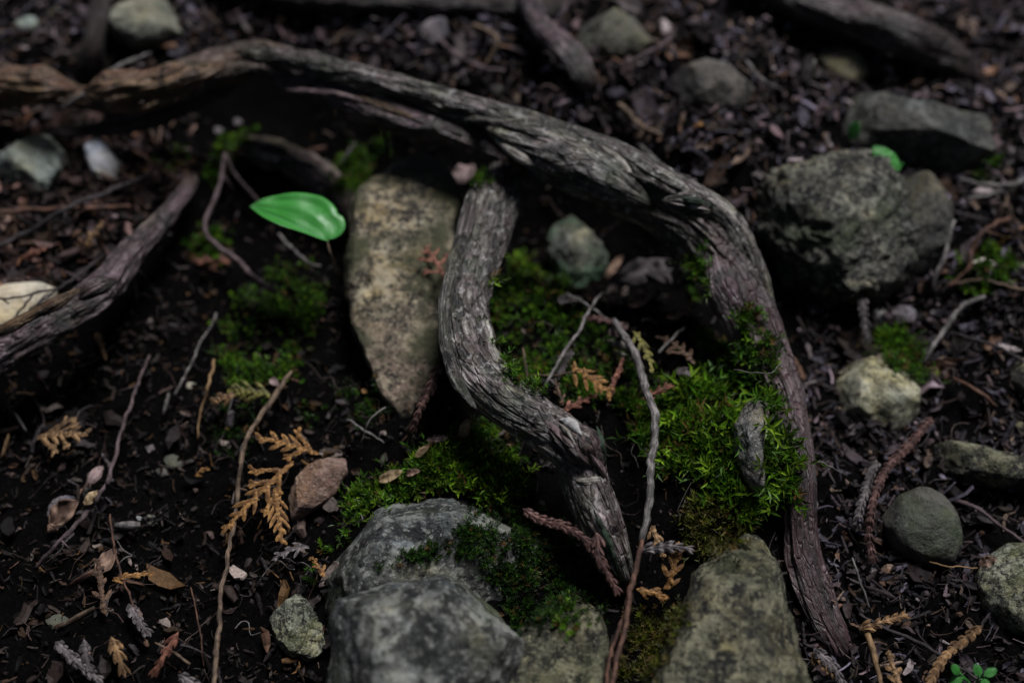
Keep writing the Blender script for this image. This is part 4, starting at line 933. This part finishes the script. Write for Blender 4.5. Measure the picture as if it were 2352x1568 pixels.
def leaf_mat(name, base, pale, dark):
    t = NT(name)
    st = t.coord('rco', scale=(5, .9, 1)); n1 = t.noise(st, 1.0, 4, .55)
    o_ = t.noise(t.coord(), 60, 4, .6)
    col = t.ramp(n1, [(.25, dark), (.5, base), (.85, pale)])
    col = t.mix(t.ramp(o_, [(.45, 0.0), (.7, .35)]), col, pale)
    fine = t.noise(t.coord('rco', scale=(26, 2, 1)), 1.0, 3, .5)
    col = t.mix(t.ramp(fine, [(.48, 0.0), (.62, .4)]), col, pale)
    col = t.mix(t.ramp(t.noise(t.coord(), 330, 3, .6), [(.66, 0.0), (.72, .55)]), col, tuple(x * .35 for x in dark))
    m = t.done(col, t.ramp(o_, [(.3, .26), (.7, .44)]), t.bump(fine, .0005), .7)
    tr = t.n('ShaderNodeBsdfTranslucent'); t.l(col, tr.inputs[0])
    mx = t.n('ShaderNodeMixShader'); mx.inputs[0].default_value = .22
    t.l(t.b.outputs[0], mx.inputs[1]); t.l(tr.outputs[0], mx.inputs[2]); t.l(mx.outputs[0], t.out.inputs[0])
    return m
LEAF = leaf_mat('green_leaf', (.050, .30, .042), (.10, .40, .10), (.03, .22, .028))
LEAFV = leaf_mat('leaf_vein', (.10, .38, .12), (.18, .5, .22), (.08, .3, .08))
LEAF2 = leaf_mat('small_green_leaf', (.06, .30, .05), (.11, .40, .09), (.04, .2, .03))

LB = P(750, 550, .046); LT = P(573, 474, .052)          # stalk end and tip of the mayflower leaf
ad = LT - LB; LL = np.linalg.norm(ad); ad /= LL; px = LL / 196
wv = (CAMP - LB) / np.linalg.norm(CAMP - LB) + np.array([0, 0, .45]); wv -= ad * (wv @ ad); wv /= np.linalg.norm(wv); sdv = np.cross(ad, wv)
if sdv[2] < 0: sdv = -sdv
def resamp(e, m):
    e = np.asarray(e, float); s_ = np.r_[0, np.cumsum(np.linalg.norm(np.diff(e, axis=0), axis=1))]
    c_ = catmull(np.c_[e, np.zeros(len(e))], 1.0)[:, :2]; s2 = np.r_[0, np.cumsum(np.linalg.norm(np.diff(c_, axis=0), axis=1))]
    return np.stack([np.interp(np.linspace(0, s2[-1], m), s2, c_[:, k]) for k in (0, 1)], 1)
UP = resamp([(0, 0), (-14, 9), (-24, 26), (-22, 45), (-9, 60), (5, 62), (12, 70), (32, 79), (62, 82), (110, 68), (158, 41), (185, 14), (196, 0)], 61)
LO = resamp([(0, 0), (-10, 8), (-15, 22), (-2, 34), (21, 44), (60, 76), (107, 82), (150, 52), (182, 16), (196, 0)], 61)
leaf = empty('green_leaf', LB); tag(leaf, 'glossy bright green oval leaf hovering over the dark hollow', 'leaf')
for nm, E, ip, sg in (('blade_half', UP, .97, 1), ('blade_half', LO, .34, -1)):
    m = len(E); ns = 17; s_ = np.linspace(0, 1, ns)
    mid = np.linspace(0, 196, m)
    al = mid[:, None] * (1 - s_) + E[:, :1] * s_; pe = E[:, 1:] * s_
    fold = math.sqrt(1 - ip ** 2)
    dep = pe * fold * (1 if sg < 0 else .35) * (1 - .25 * pe / 90) + 9 * np.sin(np.clip(al / 196, 0, 1) * math.pi) - 10 * (pe / 82) ** 2 * (.6 if sg > 0 else .2)
    dep = dep + 1.5 * np.cos(s_ * math.pi * 4.5) * np.clip(s_ / .2, 0, 1) * np.clip(E[:, 1:] / 60, 0, 1) + 4.5 * perlin(np.stack([al / 60, pe / 40 + 7 * sg, al * 0], -1).reshape(-1, 3)).reshape(al.shape)
    Vv = LB + px * (al[..., None] * ad + sg * ip * pe[..., None] * sdv + dep[..., None] * wv); Vv = Vv.reshape(-1, 3); mm = len(Vv)
    ix = np.arange(mm).reshape(m, ns); q = np.stack([ix[:-1, :-1], ix[:-1, 1:], ix[1:, 1:], ix[1:, :-1]], -1).reshape(-1, 4)
    rim = np.r_[ix[0, :], ix[1:, -1], ix[-1, -2::-1], ix[-2:0:-1, 0]]; rn = np.roll(rim, -1)
    rc = np.stack([np.broadcast_to(s_ * sg, al.shape), al / 196, al * 0], -1).reshape(-1, 3)
    obj(nm, np.vstack([Vv, Vv - wv * .0003]), np.vstack([q, q[:, ::-1] + mm, np.stack([rn, rim, rim + mm, rn + mm], -1)]), LEAF, parent=leaf, attrs={'rco': np.vstack([rc, rc])})
pts = np.array([LB + px * (t_ * 196 * ad + (9 * math.sin(t_ * math.pi) + .8) * wv) for t_ in np.linspace(0, .985, 30)])
v, f, at = tube(pts, np.linspace(.0006, .00015, 30), 8, 1, lump=0, grain=0, fine=0); obj('midrib', v, f, LEAFV, parent=leaf, attrs=at)
d_, f_ = ico(2); obj('dark_speck', P(731, 547, .0485) + d_ * np.array([.0007, .0007, .0006]), f_, TW_DK, parent=leaf)
pts = catmull(np.array([LB, LB + np.array([.003, -.003, -.014]), pg(785, 640, .0)]), .002)
v, f, at = tube(pts, np.full(len(pts), .0007), 8, 2, lump=.1, grain=0, fine=0); obj('stalk', v, f, TW_BR, parent=leaf, attrs=at)

def small_leaf(label, base, tip, width, mat, name='small_leaf', nadd=(0, 0, .6), cup=-.2, wave=.0, cat='leaf', stalk=None, seed=0, group=None, smooth=True, arch=.08):
    a = pg(*base); b = pg(*tip); n = (CAMP - a) / np.linalg.norm(CAMP - a) + np.array(nadd)
    V, F, at, fr = leaf_mesh(a, b, n, width, cup=cup, arch=arch, nu=11, nv=20, power=.55, wave=wave, seed=seed)
    o = obj(name, V, F, mat, attrs=at, base=a); tag(o, label, cat, group)
    if stalk:
        g_ = pg(*stalk); pts = catmull(np.array([a, (a + g_) / 2 + np.array([0, 0, .002]), g_]), .002)
        v, f, at2 = tube(pts, np.full(len(pts), .0006), 6, 2, lump=0, grain=0, fine=0); obj('stalk', v, f, LEAF2, parent=o, attrs=at2)
    return o
small_leaf('small bright green leaf upright in the litter before the flat dark slab', (1956, 322, .020), (1968, 276, .034), .36, LEAF2, stalk=(1955, 330, 0))
small_leaf('jagged green leaflet lying below the upright green leaf', (2064, 392, .052), (2003, 336, .050), .34, LEAF2, wave=.05, stalk=(2075, 375, .0))
for i, (a_, b_) in enumerate([((2250, 1552, .03), (2240, 1522, .034)), ((2262, 1550, .03), (2290, 1535, .032)), ((2255, 1560, .03), (2275, 1582, .026)), ((2205, 1545, .026), (2185, 1528, .03)), ((2210, 1555, .024), (2180, 1568, .02))]):
    small_leaf('round dark green seedling leaflet in the bottom right corner', a_, b_, .42, LEAF2, group='seedling leaflets in the bottom right corner', name='seedling_leaflet', stalk=(2225 + 6 * i, 1600, 0))
D_BR = plain_mat('dead_leaf_brown', (.09, .05, .035), (.25, .16, .11), 120)
D_DK = plain_mat('dead_leaf_dark', (.025, .02, .02), (.085, .07, .07), 120)
D_PK = plain_mat('dead_leaf_pink', (.11, .07, .065), (.29, .21, .20), 120)
D_TN = plain_mat('dead_leaf_tan', (.18, .12, .06), (.42, .31, .18), 120)
for i, (lab, a_, b_, wd, m) in enumerate([
    ('crumpled dark leaf in the shade at the back of the root arch', (1420, 640, .02), (1550, 610, .022), .30, D_DK),
    ('small dark folded leaf behind the crumpled one', (1480, 600, .03), (1540, 650, .02), .30, D_DK),
    ('brown cupped leaf half buried below the crumpled dark leaf', (1440, 700, .014), (1500, 680, .020), .28, D_BR),
    ('dark torn leaf at the foot of the algae stained stone', (1280, 690, .012), (1340, 685, .018), .30, D_DK),
    ('dull rust leaf flake under the short tilted grey twig', (1530, 730, .012), (1580, 715, .018), .30, D_BR),
    ('greyish leaf scrap beside the pale split wood chip', (1400, 770, .014), (1440, 745, .018), .28, D_PK),
    ('thin curled tan leaf edge beside the algae stained stone', (1390, 640, .02), (1430, 590, .03), .14, D_BR),
    ('pinkish brown curled leaf under the joint of the two roots', (1040, 425, .055), (1090, 378, .060), .34, D_PK),
    ('small brown leaf low in front of the algae stained stone', (1350, 690, .016), (1385, 655, .02), .3, D_BR),
    ('dark slate leaf at the right of the arch moss', (1600, 860, .012), (1545, 850, .014), .22, D_DK),
    ('cream leaf scrap against the slanting purple twig', (195, 1160, .02), (225, 1125, .024), .32, D_TN),
    ('dull purple brown leaf on the lower left slope', (115, 1200, .012), (180, 1150, .016), .38, D_BR),
    ('brown holed leaf scrap below the thin dark stem', (225, 1320, .012), (265, 1260, .014), .30, D_BR),
    ('pale leaf scrap near the hollow stem piece', (205, 1110, .014), (235, 1070, .016), .30, D_PK),
    ('reddish leaf scrap beside the moss above the grey boulder', (935, 1090, .012), (965, 1080, .016), .36, D_BR),
    ('ochre curled leaf scrap left of the boulder crest moss', (870, 1105, .012), (925, 1080, .014), .26, D_TN),
    ('small brown leaf scrap at the top of the left moss', (620, 870, .014), (640, 885, .012), .5, D_PK),
    ('yellow green lichen scrap below the bend of the bent root', (1062, 1005, .014), (1075, 960, .02), .34, D_TN),
    ('grey bark scrap lying under the pointed stone tip', (980, 1010, .012), (1030, 1005, .012), .22, D_PK),
    ('tan scrap beside the grey bark scrap', (955, 1050, .012), (990, 1020, .014), .22, D_TN),
    ('rust triangular leaf scrap by the dark round stone', (2250, 1302, .012), (2290, 1280, .018), .4, D_BR),
    ('dull pink leaf scrap in the far litter above the bulging root', (1235, 225, .012), (1280, 205, .016), .36, D_PK)]):
    small_leaf(lab, a_, b_, wd, m, name='dead_leaf', cat='dead leaf', cup=.25, wave=.14, seed=i * 3.3, nadd=(rng.uniform(-.5, .5), rng.uniform(-.3, .5), .5))

# ------------------------------------------------------------------ moss
allv, allt, off = [], [], 0
for v_, t_ in TARGETS:
    allv.append(v_); allt.append(t_ + off); off += len(v_)
allv = np.vstack(allv); allt = np.vstack(allt)
bvh = BVHTree.FromPolygons(allv.tolist(), allt.tolist())
def hit(u, v):
    d = ray(u, v); loc, nrm, idx, dist = bvh.ray_cast(Vector(CAMP), Vector(d).normalized())
    return loc, nrm

M_MOSS = attr_mat('moss_leaf', .5, .35, .35)
MOSS_COL = {'bright': [(.085, .19, .008), (.05, .13, .007), (.16, .27, .016)], 'mid': [(.07, .17, .010), (.045, .12, .010), (.11, .21, .012)],
            'dark': [(.020, .060, .005), (.012, .038, .005), (.035, .085, .006)], 'yellow': [(.10, .12, .012), (.075, .085, .012), (.12, .10, .03)]}
def moss(label, polys, n, shoot, leafl, tone, seed, lean=.35, leafn=13, wid=.15, spread=.85, tones=None):
    rs = np.random.default_rng(seed)
    poly = [np.asarray(p_, float) for p_ in polys]
    ar = np.array([abs(np.sum(p_[:, 0] * np.roll(p_[:, 1], -1) - p_[:, 1] * np.roll(p_[:, 0], -1))) / 2 for p_ in poly])
    V, F, C_ = [], [], []
    nv = 0
    cols = np.array(MOSS_COL[tone])
    for p_, share in zip(poly, ar / ar.sum()):
        m = int(n * share); lo = p_.min(0) - 12; hi = p_.max(0) + 12
        uv = rs.uniform(lo, hi, size=(m * 4, 2)); jit = rs.normal(size=(m * 4, 2)) * 9
        keep = inside(p_, uv[:, 0] + jit[:, 0], uv[:, 1] + jit[:, 1]); uv = uv[keep][:m]
        cl = perlin(np.stack([uv[:, 0] / 42, uv[:, 1] / 42, np.full(len(uv), seed * 1.7)], 1))
        for (u, v), cz in zip(uv, cl):
            if cz < .02 and rs.random() < .88: continue
            loc, nr = hit(u, v)
            if loc is None: continue
            loc = np.array(loc); nr = np.array(nr)
            if nr @ (CAMP - loc) < 0: nr = -nr
            ax = nr * .6 + np.array([0, 0, .55]) + rs.normal(size=3) * spread * .5 + np.array([0, -.3, 0]) * lean; ax /= np.linalg.norm(ax)
            L = shoot * rs.uniform(.5, 1.25) * (1 + .5 * cz)
            droop = rs.normal(size=3) * .35 + np.array([0, -.25, -.35])
            base = loc - ax * L * .15
            s1 = np.cross(ax, rs.normal(size=3)); s1 /= np.linalg.norm(s1); s2 = np.cross(ax, s1)
            k = max(5, int(leafn * rs.uniform(.7, 1.2))); tt = np.linspace(.08, 1, k)
            pos = base + np.outer(tt * L, ax) + np.outer(tt ** 2 * L * .45, droop)
            an = np.arange(k) * 2.39996 + rs.uniform(0, 6)
            side = np.outer(np.cos(an), s1) + np.outer(np.sin(an), s2)
            out = ax * (.45 + .5 * tt[:, None]) + side * (.95 - .35 * tt[:, None]) + rs.normal(size=(k, 3)) * .12
            out /= np.linalg.norm(out, axis=1)[:, None]
            ll = leafl * (1.0 - .45 * np.abs(tt - .55)) * rs.uniform(.75, 1.2, k)
            wv = np.cross(out, ax + rs.normal(size=3) * .2); wv /= np.linalg.norm(wv, axis=1)[:, None] + 1e-9
            wv = wv * (ll * wid)[:, None]
            nn_ = np.cross(wv, out); nn_ /= np.linalg.norm(nn_, axis=1)[:, None] + 1e-9
            mid = pos + out * (ll * .42)[:, None]
            tip = pos + out * ll[:, None] - nn_ * (ll * .12)[:, None]
            quad = np.stack([pos, mid + wv + nn_ * (ll * .05)[:, None], tip, mid - wv + nn_ * (ll * .05)[:, None]], 1).reshape(-1, 3)
            V.append(quad); F.append(np.arange(4 * k).reshape(k, 4) + nv); nv += 4 * k
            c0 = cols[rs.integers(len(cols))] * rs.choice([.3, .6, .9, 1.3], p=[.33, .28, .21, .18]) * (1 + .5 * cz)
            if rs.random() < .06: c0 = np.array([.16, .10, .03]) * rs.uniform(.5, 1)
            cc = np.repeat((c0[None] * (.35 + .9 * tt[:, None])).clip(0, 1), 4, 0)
            C_.append(np.c_[cc, np.ones(len(cc))])
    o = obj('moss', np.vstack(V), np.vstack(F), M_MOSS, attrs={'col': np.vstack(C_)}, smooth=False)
    return tag(o, label, 'moss', kind='stuff')

moss('bright green feathery moss cushion around the narrow whitish stone', [[(1500, 960), (1560, 905), (1680, 868), (1770, 880), (1788, 950), (1812, 1040), (1830, 1100), (1815, 1150), (1765, 1170), (1766, 930), (1700, 930), (1686, 1000), (1690, 1080), (1735, 1160), (1690, 1190), (1640, 1160), (1600, 1090), (1510, 1070), (1480, 1010)]], 1700, .017, .0088, 'bright', 1, leafn=10, wid=.12)
moss('yellowish hairy moss hanging above the upright boulder', [[(1590, 1150), (1690, 1180), (1710, 1250), (1690, 1275), (1600, 1270), (1590, 1210)]], 420, .014, .0042, 'yellow', 2)
moss('moss sprigs climbing the inner side of the long root', [[(1705, 690), (1740, 740), (1770, 770), (1775, 840), (1760, 870), (1725, 830), (1705, 750)], [(1610, 760), (1670, 790), (1690, 860), (1680, 890), (1610, 870)], [(1582, 590), (1615, 620), (1630, 700), (1600, 690)]], 620, .012, .0052, 'mid', 3, wid=.14)
moss('bright moss tuft right of the bent root in the arch', [[(1130, 660), (1165, 620), (1205, 605), (1250, 640), (1300, 660), (1300, 690), (1240, 690), (1190, 705), (1130, 700)]], 700, .013, .0048, 'bright', 4, leafn=11, wid=.16)
moss('dark moss carpeting the floor of the root arch', [[(1130, 700), (1240, 690), (1310, 720), (1400, 790), (1470, 850), (1560, 880), (1480, 960), (1400, 920), (1260, 920), (1190, 880), (1150, 820)], [(1430, 900), (1560, 880), (1500, 1000), (1440, 1000)]], 2000, .009, .0040, 'mid', 5)
moss('bright moss fringe along the crest of the grey speckled boulder', [[(790, 1200), (830, 1125), (920, 1085), (1000, 1040), (1090, 1030), (1190, 1075), (1210, 1140), (1130, 1150), (1050, 1118), (940, 1128), (870, 1165), (800, 1215)]], 1500, .012, .0055, 'bright', 6, leafn=11, wid=.15)
moss('low dark green moss filling the crevice of the boulder', [[(1110, 1150), (1250, 1180), (1340, 1265), (1390, 1390), (1370, 1430), (1310, 1370), (1240, 1450), (1195, 1450), (1160, 1390), (1115, 1300), (1075, 1270), (960, 1285), (850, 1310), (960, 1260), (1050, 1230)]], 2600, .006, .0028, 'dark', 7)
moss('moss patch spread over the slope below the green leaf', [[(490, 760), (560, 680), (640, 610), (720, 600), (745, 680), (720, 790), (690, 860), (560, 905), (490, 850)]], 1700, .007, .0032, 'mid', 8)
moss('thin scattered moss on the slope under the yellow green spray', [[(480, 940), (600, 930), (560, 1040), (500, 1040)], [(780, 900), (870, 860), (900, 930), (880, 985), (790, 960)], [(700, 930), (760, 930), (760, 990), (700, 980)]], 520, .007, .003, 'dark', 9)
moss('bright moss tufts by the fork of the grey pink rootlet', [[(478, 400), (500, 330), (545, 295), (590, 310), (560, 350), (520, 380), (490, 430)], [(440, 540), (520, 520), (530, 600), (450, 590)], [(385, 350), (420, 345), (420, 385), (390, 390)]], 520, .009, .0042, 'mid', 10)
moss('shaded moss behind the pointed stone top', [[(760, 420), (800, 340), (890, 330), (880, 370), (830, 420), (790, 450)], [(1090, 400), (1120, 400), (1110, 440), (1085, 440)]], 420, .008, .0036, 'mid', 11)
moss('green moss cap on the back edge of the pale squarish stone', [[(1975, 800), (2010, 770), (2055, 755), (2095, 790), (2100, 830), (2145, 850), (2140, 880), (2085, 860), (2050, 870), (2025, 830)]], 560, .010, .0042, 'mid', 12)
moss('moss around the tiny white stone near the right edge', [[(2205, 590), (2260, 565), (2330, 610), (2290, 660), (2215, 670)], [(2240, 375), (2290, 370), (2300, 410), (2250, 410)]], 420, .009, .0045, 'mid', 13)
moss('sparse olive moss on the shaded side of the upright boulder', [[(1440, 1420), (1560, 1390), (1590, 1400), (1540, 1490), (1490, 1568), (1420, 1568)]], 700, .006, .003, 'yellow', 14)
moss('small moss spots on the crest of the olive boulder piece', [[(1260, 1400), (1300, 1370), (1350, 1420), (1330, 1450), (1290, 1440)], [(690, 1360), (740, 1270), (790, 1220), (800, 1230), (745, 1300)]], 300, .006, .003, 'mid', 15)
moss('tiny moss tuft below the bend of the bent root', [[(1050, 980), (1090, 960), (1180, 1010), (1200, 1060), (1120, 1020), (1060, 1030)]], 260, .007, .0034, 'mid', 16)

# ------------------------------------------------------------------ litter
M_LIT = attr_mat('litter_scrap', .72, .08, .2, 500)
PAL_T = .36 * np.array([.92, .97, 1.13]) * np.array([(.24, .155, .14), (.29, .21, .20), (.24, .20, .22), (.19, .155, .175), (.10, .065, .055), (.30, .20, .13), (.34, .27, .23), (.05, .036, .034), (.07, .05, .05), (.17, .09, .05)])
PAL_L = .36 * np.array([(.10, .055, .035), (.13, .09, .075), (.10, .085, .09), (.05, .033, .028), (.03, .022, .022), (.17, .09, .035), (.20, .16, .14), (.02, .016, .017)])  # humic scrap tones, darkened further to paint in the shade of the left slope
def scrap(rs, kind, size):
    """verts, tris of one scrap in its own frame (x length, y width, z up)"""
    if kind == 0:                                       # curled bark or leaf chip
        L, Wd = size, size * rs.uniform(.25, .6); n_ = 5
        t_ = np.linspace(-.5, .5, n_); wv = Wd * (1 - (2 * np.abs(t_)) ** 2.4 * rs.uniform(.5, 1)) * rs.uniform(.75, 1.1, n_)
        z = size * rs.uniform(-.35, .35) * (t_ ** 2) * 2 + rs.normal(size=n_) * size * .04; cu = size * rs.uniform(-.12, .16)
        ysh = rs.normal(size=n_) * size * .05 + rs.uniform(-.3, .3) * size * t_ ** 2
        top = np.concatenate([np.stack([t_ * L, ysh + wv * .5, z + cu * .5], 1), np.stack([t_ * L, ysh, z], 1), np.stack([t_ * L, ysh - wv * .5, z + cu], 1)])
        i = np.arange(n_ - 1)
        f = np.vstack([np.stack([i, i + 1, i + 1 + n_], 1), np.stack([i, i + 1 + n_, i + n_], 1), np.stack([i + n_, i + 1 + n_, i + 1 + 2 * n_], 1), np.stack([i + n_, i + 1 + 2 * n_, i + 2 * n_], 1)])
        m_ = len(top); rim = np.r_[np.arange(n_), [2 * n_ - 1], np.arange(3 * n_ - 1, 2 * n_ - 1, -1), [n_]]
        bot = top - np.array([0, 0, size * .07]); rn = np.roll(rim, -1)
        f = np.vstack([f, f[:, ::-1] + m_, np.stack([rim, rim + m_, rn], 1), np.stack([rn, rim + m_, rn + m_], 1)])
        return np.vstack([top, bot]), f
    if kind == 1:                                       # bit of twig
        n_ = 5; t_ = np.linspace(-.5, .5, n_); r_ = size * rs.uniform(.03, .07)
        p_ = np.stack([t_ * size, size * rs.uniform(-.3, .3) * t_ ** 2 + rs.normal(size=n_) * size * .02, size * rs.uniform(-.1, .3) * t_ ** 2], 1)
        a_ = np.arange(5) * 2 * math.pi / 5
        v_ = (p_[:, None] + r_ * rs.uniform(.7, 1.1, (n_, 1, 1)) * np.stack([a_ * 0, np.cos(a_), np.sin(a_)], 1)[None]).reshape(-1, 3)
        ix = np.arange(n_ * 5).reshape(n_, 5); nxt = np.roll(ix, -1, 1)
        f = np.vstack([np.stack([ix[:-1], nxt[:-1], nxt[1:]], -1).reshape(-1, 3), np.stack([ix[:-1], nxt[1:], ix[1:]], -1).reshape(-1, 3), [[0, 1, 2], [0, 2, 3], [0, 3, 4], [20, 22, 21], [20, 23, 22], [20, 24, 23]]])
        return v_, f
    if kind == 2:                                       # scaly cedar bit
        n_ = rs.integers(3, 7); x_ = np.linspace(-.5, .5, n_) * size
        p_ = np.stack([x_, size * rs.uniform(-.4, .4) * (x_ / size) ** 2, np.full(n_, size * .05)], 1)
        return chain_mesh(p_, np.array([0, 0, 1.0]), size / n_, size * rs.uniform(.18, .3), size * .07, rs, pair=False, taper=.7)
    d_, f = ico(1)                                      # crumb
    return d_ * rs.uniform(.6, 1.2, (len(d_), 1)) * np.array([.5, .4, .3]) * size, f
TPL = {}
rs0 = np.random.default_rng(91)
for kd in range(4): TPL[kd] = [scrap(rs0, kd, 1.0) for _ in range(24)]

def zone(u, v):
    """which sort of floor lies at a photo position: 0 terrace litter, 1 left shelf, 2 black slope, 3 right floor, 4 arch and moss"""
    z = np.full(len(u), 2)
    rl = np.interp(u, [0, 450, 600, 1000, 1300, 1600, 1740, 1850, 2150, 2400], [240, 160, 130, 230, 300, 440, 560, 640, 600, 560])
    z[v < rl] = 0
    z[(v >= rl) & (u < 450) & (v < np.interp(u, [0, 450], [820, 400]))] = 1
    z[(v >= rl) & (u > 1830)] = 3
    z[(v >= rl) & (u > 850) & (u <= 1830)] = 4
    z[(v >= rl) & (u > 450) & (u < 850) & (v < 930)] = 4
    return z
def place(rs, n, box_uv, sizes, kinds, pal, tilt, lift, dens=None, zsel=None):
    """scatter n scraps over the ground; returns list of (verts, tris, colour)"""
    out = []
    (u0, v0), (u1, v1) = box_uv
    c4 = np.array([pg(u0, v0), pg(u1, v0), pg(u0, v1), pg(u1, v1)])
    x = rs.uniform(c4[:, 0].min(), c4[:, 0].max(), n * 6); y = rs.uniform(c4[:, 1].min(), c4[:, 1].max(), n * 6)
    z = ground(x, y); u, v, _ = project(np.stack([x, y, z], 1))
    ok = (u > u0) & (u < u1) & (v > v0) & (v < v1)
    if zsel is not None: ok &= np.isin(zone(u, v), zsel)
    cl = perlin(np.stack([x * 30, y * 30, np.full(len(x), 3.1)], 1)); ok &= (cl + rs.uniform(-.6, .6, len(x))) > -.25
    idx = np.nonzero(ok)[0][:n]; nr = gnormal(x[idx], y[idx])
    for j, i in enumerate(idx):
        kd = rs.choice(4, p=kinds); sz = rs.uniform(*sizes) * (1.0 if kd != 3 else .45) * (1 if rs.random() < .85 else 1.5)
        v_, f_ = TPL[kd][rs.integers(24)]
        n_ = nr[j] + rs.normal(size=3) * tilt; n_ /= np.linalg.norm(n_)
        d_ = np.cross(n_, rs.normal(size=3)); d_ /= np.linalg.norm(d_); e_ = np.cross(n_, d_)
        w_ = v_ * sz
        w_ = np.array([x[i], y[i], z[i] + rs.uniform(*lift)]) + w_[:, :1] * d_ + w_[:, 1:2] * e_ + w_[:, 2:3] * n_
        out.append((w_, f_, pal[rs.integers(len(pal))] * rs.choice([.22, .45, .9, 1.7, 3.0], p=[.28, .28, .23, .15, .06])))
    return out
def stuff(name, label, pieces, cat='litter'):
    V = np.vstack([p_[0] for p_ in pieces]); o_ = np.cumsum([0] + [len(p_[0]) for p_ in pieces[:-1]])
    F = np.vstack([p_[1] + k for p_, k in zip(pieces, o_)])
    C_ = np.vstack([np.tile([*np.clip(p_[2], 0, 1), 1], (len(p_[0]), 1)) for p_ in pieces])
    return tag(obj(name, V, F, M_LIT, attrs={'col': C_}, smooth=False), label, cat, kind='stuff')
rs = np.random.default_rng(17)
stuff('leaf_litter', 'pinkish brown bark and needle litter covering the terrace behind the long root', place(rs, 15000, ((-300, -260), (2700, 700)), (.005, .014), [.46, .30, .16, .08], PAL_T * 1.15, .42, (-.001, .005), zsel=[0]))
stuff('leaf_litter', 'rusty litter on the shelf left of the purple brown root', place(rs, 2400, ((-300, 230), (460, 830)), (.006, .014), [.42, .26, .22, .10], PAL_T * .8 * np.array([1.0, .8, .65]), .42, (0, .005), zsel=[1]))
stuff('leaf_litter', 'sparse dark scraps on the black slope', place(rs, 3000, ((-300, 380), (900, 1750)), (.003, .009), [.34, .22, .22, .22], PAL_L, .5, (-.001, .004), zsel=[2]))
stuff('leaf_litter', 'greyish scraps and twig bits on the floor right of the long root', place(rs, 5200, ((1800, 560), (2700, 1800)), (.005, .011), [.36, .28, .22, .14], PAL_T * .8, .45, (-.001, .005), zsel=[3]))
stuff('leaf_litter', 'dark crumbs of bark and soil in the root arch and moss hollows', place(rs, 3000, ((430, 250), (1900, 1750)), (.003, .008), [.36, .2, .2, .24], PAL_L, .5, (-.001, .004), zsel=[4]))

# hair-fine rootlets trailing over the bare soil
rs = np.random.default_rng(77); hv, hf, hc, hn = [], [], [], 0
for i in range(130):
    u, v = (rs.uniform(0, 850), rs.uniform(600, 1568)) if rs.random() < .55 else ((rs.uniform(1100, 1800), rs.uniform(560, 1250)) if rs.random() < .5 else (rs.uniform(1850, 2352), rs.uniform(650, 1568)))
    a_ = rs.uniform(0, 6.3); k_ = rs.integers(4, 7); pts = [pg(u, v, rs.uniform(.002, .006))]
    for j in range(k_):
        a_ += rs.normal() * .7; q_ = pts[-1][:2] + .0055 * np.array([math.cos(a_), math.sin(a_)]) * rs.uniform(.6, 1.6)
        pts.append(np.array([q_[0], q_[1], ground(q_[0:1], q_[1:2])[0] + rs.uniform(.001, .007)]))
    c_ = catmull(np.array(pts), .002); V_, F_, _ = tube(c_, np.linspace(.00030, .00010, len(c_)) * rs.uniform(.6, 1.5), 4, i, lump=0, grain=0, fine=0)
    hv.append(V_); hf.append(np.vstack([F_[0][:, :3], F_[0][:, [0, 2, 3]], F_[1]]) + hn); hn += len(V_)
    hc.append(np.tile([*(np.array([(.13, .10, .09), (.08, .05, .04), (.18, .16, .155), (.05, .036, .04)])[rs.integers(4)]), 1], (len(V_), 1)))
tag(obj('fine_rootlets', np.vstack(hv), np.vstack(hf), M_LIT, attrs={'col': np.vstack(hc)}), 'hair fine pale rootlets trailing over the bare soil', 'rootlets', kind='stuff')

# single larger scraps
def singles(n, box_uv, sizes, pal, zsel, label, group, seed, names, kinds):
    rs_ = np.random.default_rng(seed)
    for (w_, f_, c_) in place(rs_, n, box_uv, sizes, kinds, pal, .4, (.003, .007), zsel=zsel):
        o = obj('bark_scrap', w_, f_, M_LIT, attrs={'col': np.tile([*np.clip(c_, 0, 1), 1], (len(w_), 1))}, smooth=False)
        tag(o, label, 'bark scrap', group)
singles(130, ((850, 0), (2352, 620)), (.014, .026), PAL_T * 1.8, [0], 'loose curled bark scrap on top of the litter behind the long root', 'bark scraps behind the long root', 31, None, [.7, .3, 0, 0])
singles(40, ((0, 250), (450, 800)), (.014, .024), PAL_T * 1.3 * np.array([1, .8, .65]), [1], 'loose rusty bark scrap on the shelf left of the purple brown root', 'bark scraps on the left shelf', 33, None, [.6, .4, 0, 0])
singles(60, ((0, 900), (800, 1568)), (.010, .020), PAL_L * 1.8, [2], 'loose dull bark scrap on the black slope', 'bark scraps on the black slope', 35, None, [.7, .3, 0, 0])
singles(50, ((1880, 680), (2352, 1568)), (.012, .022), PAL_T * 1.1, [3], 'loose bark scrap on the floor right of the long root', 'bark scraps right of the long root', 37, None, [.6, .4, 0, 0])
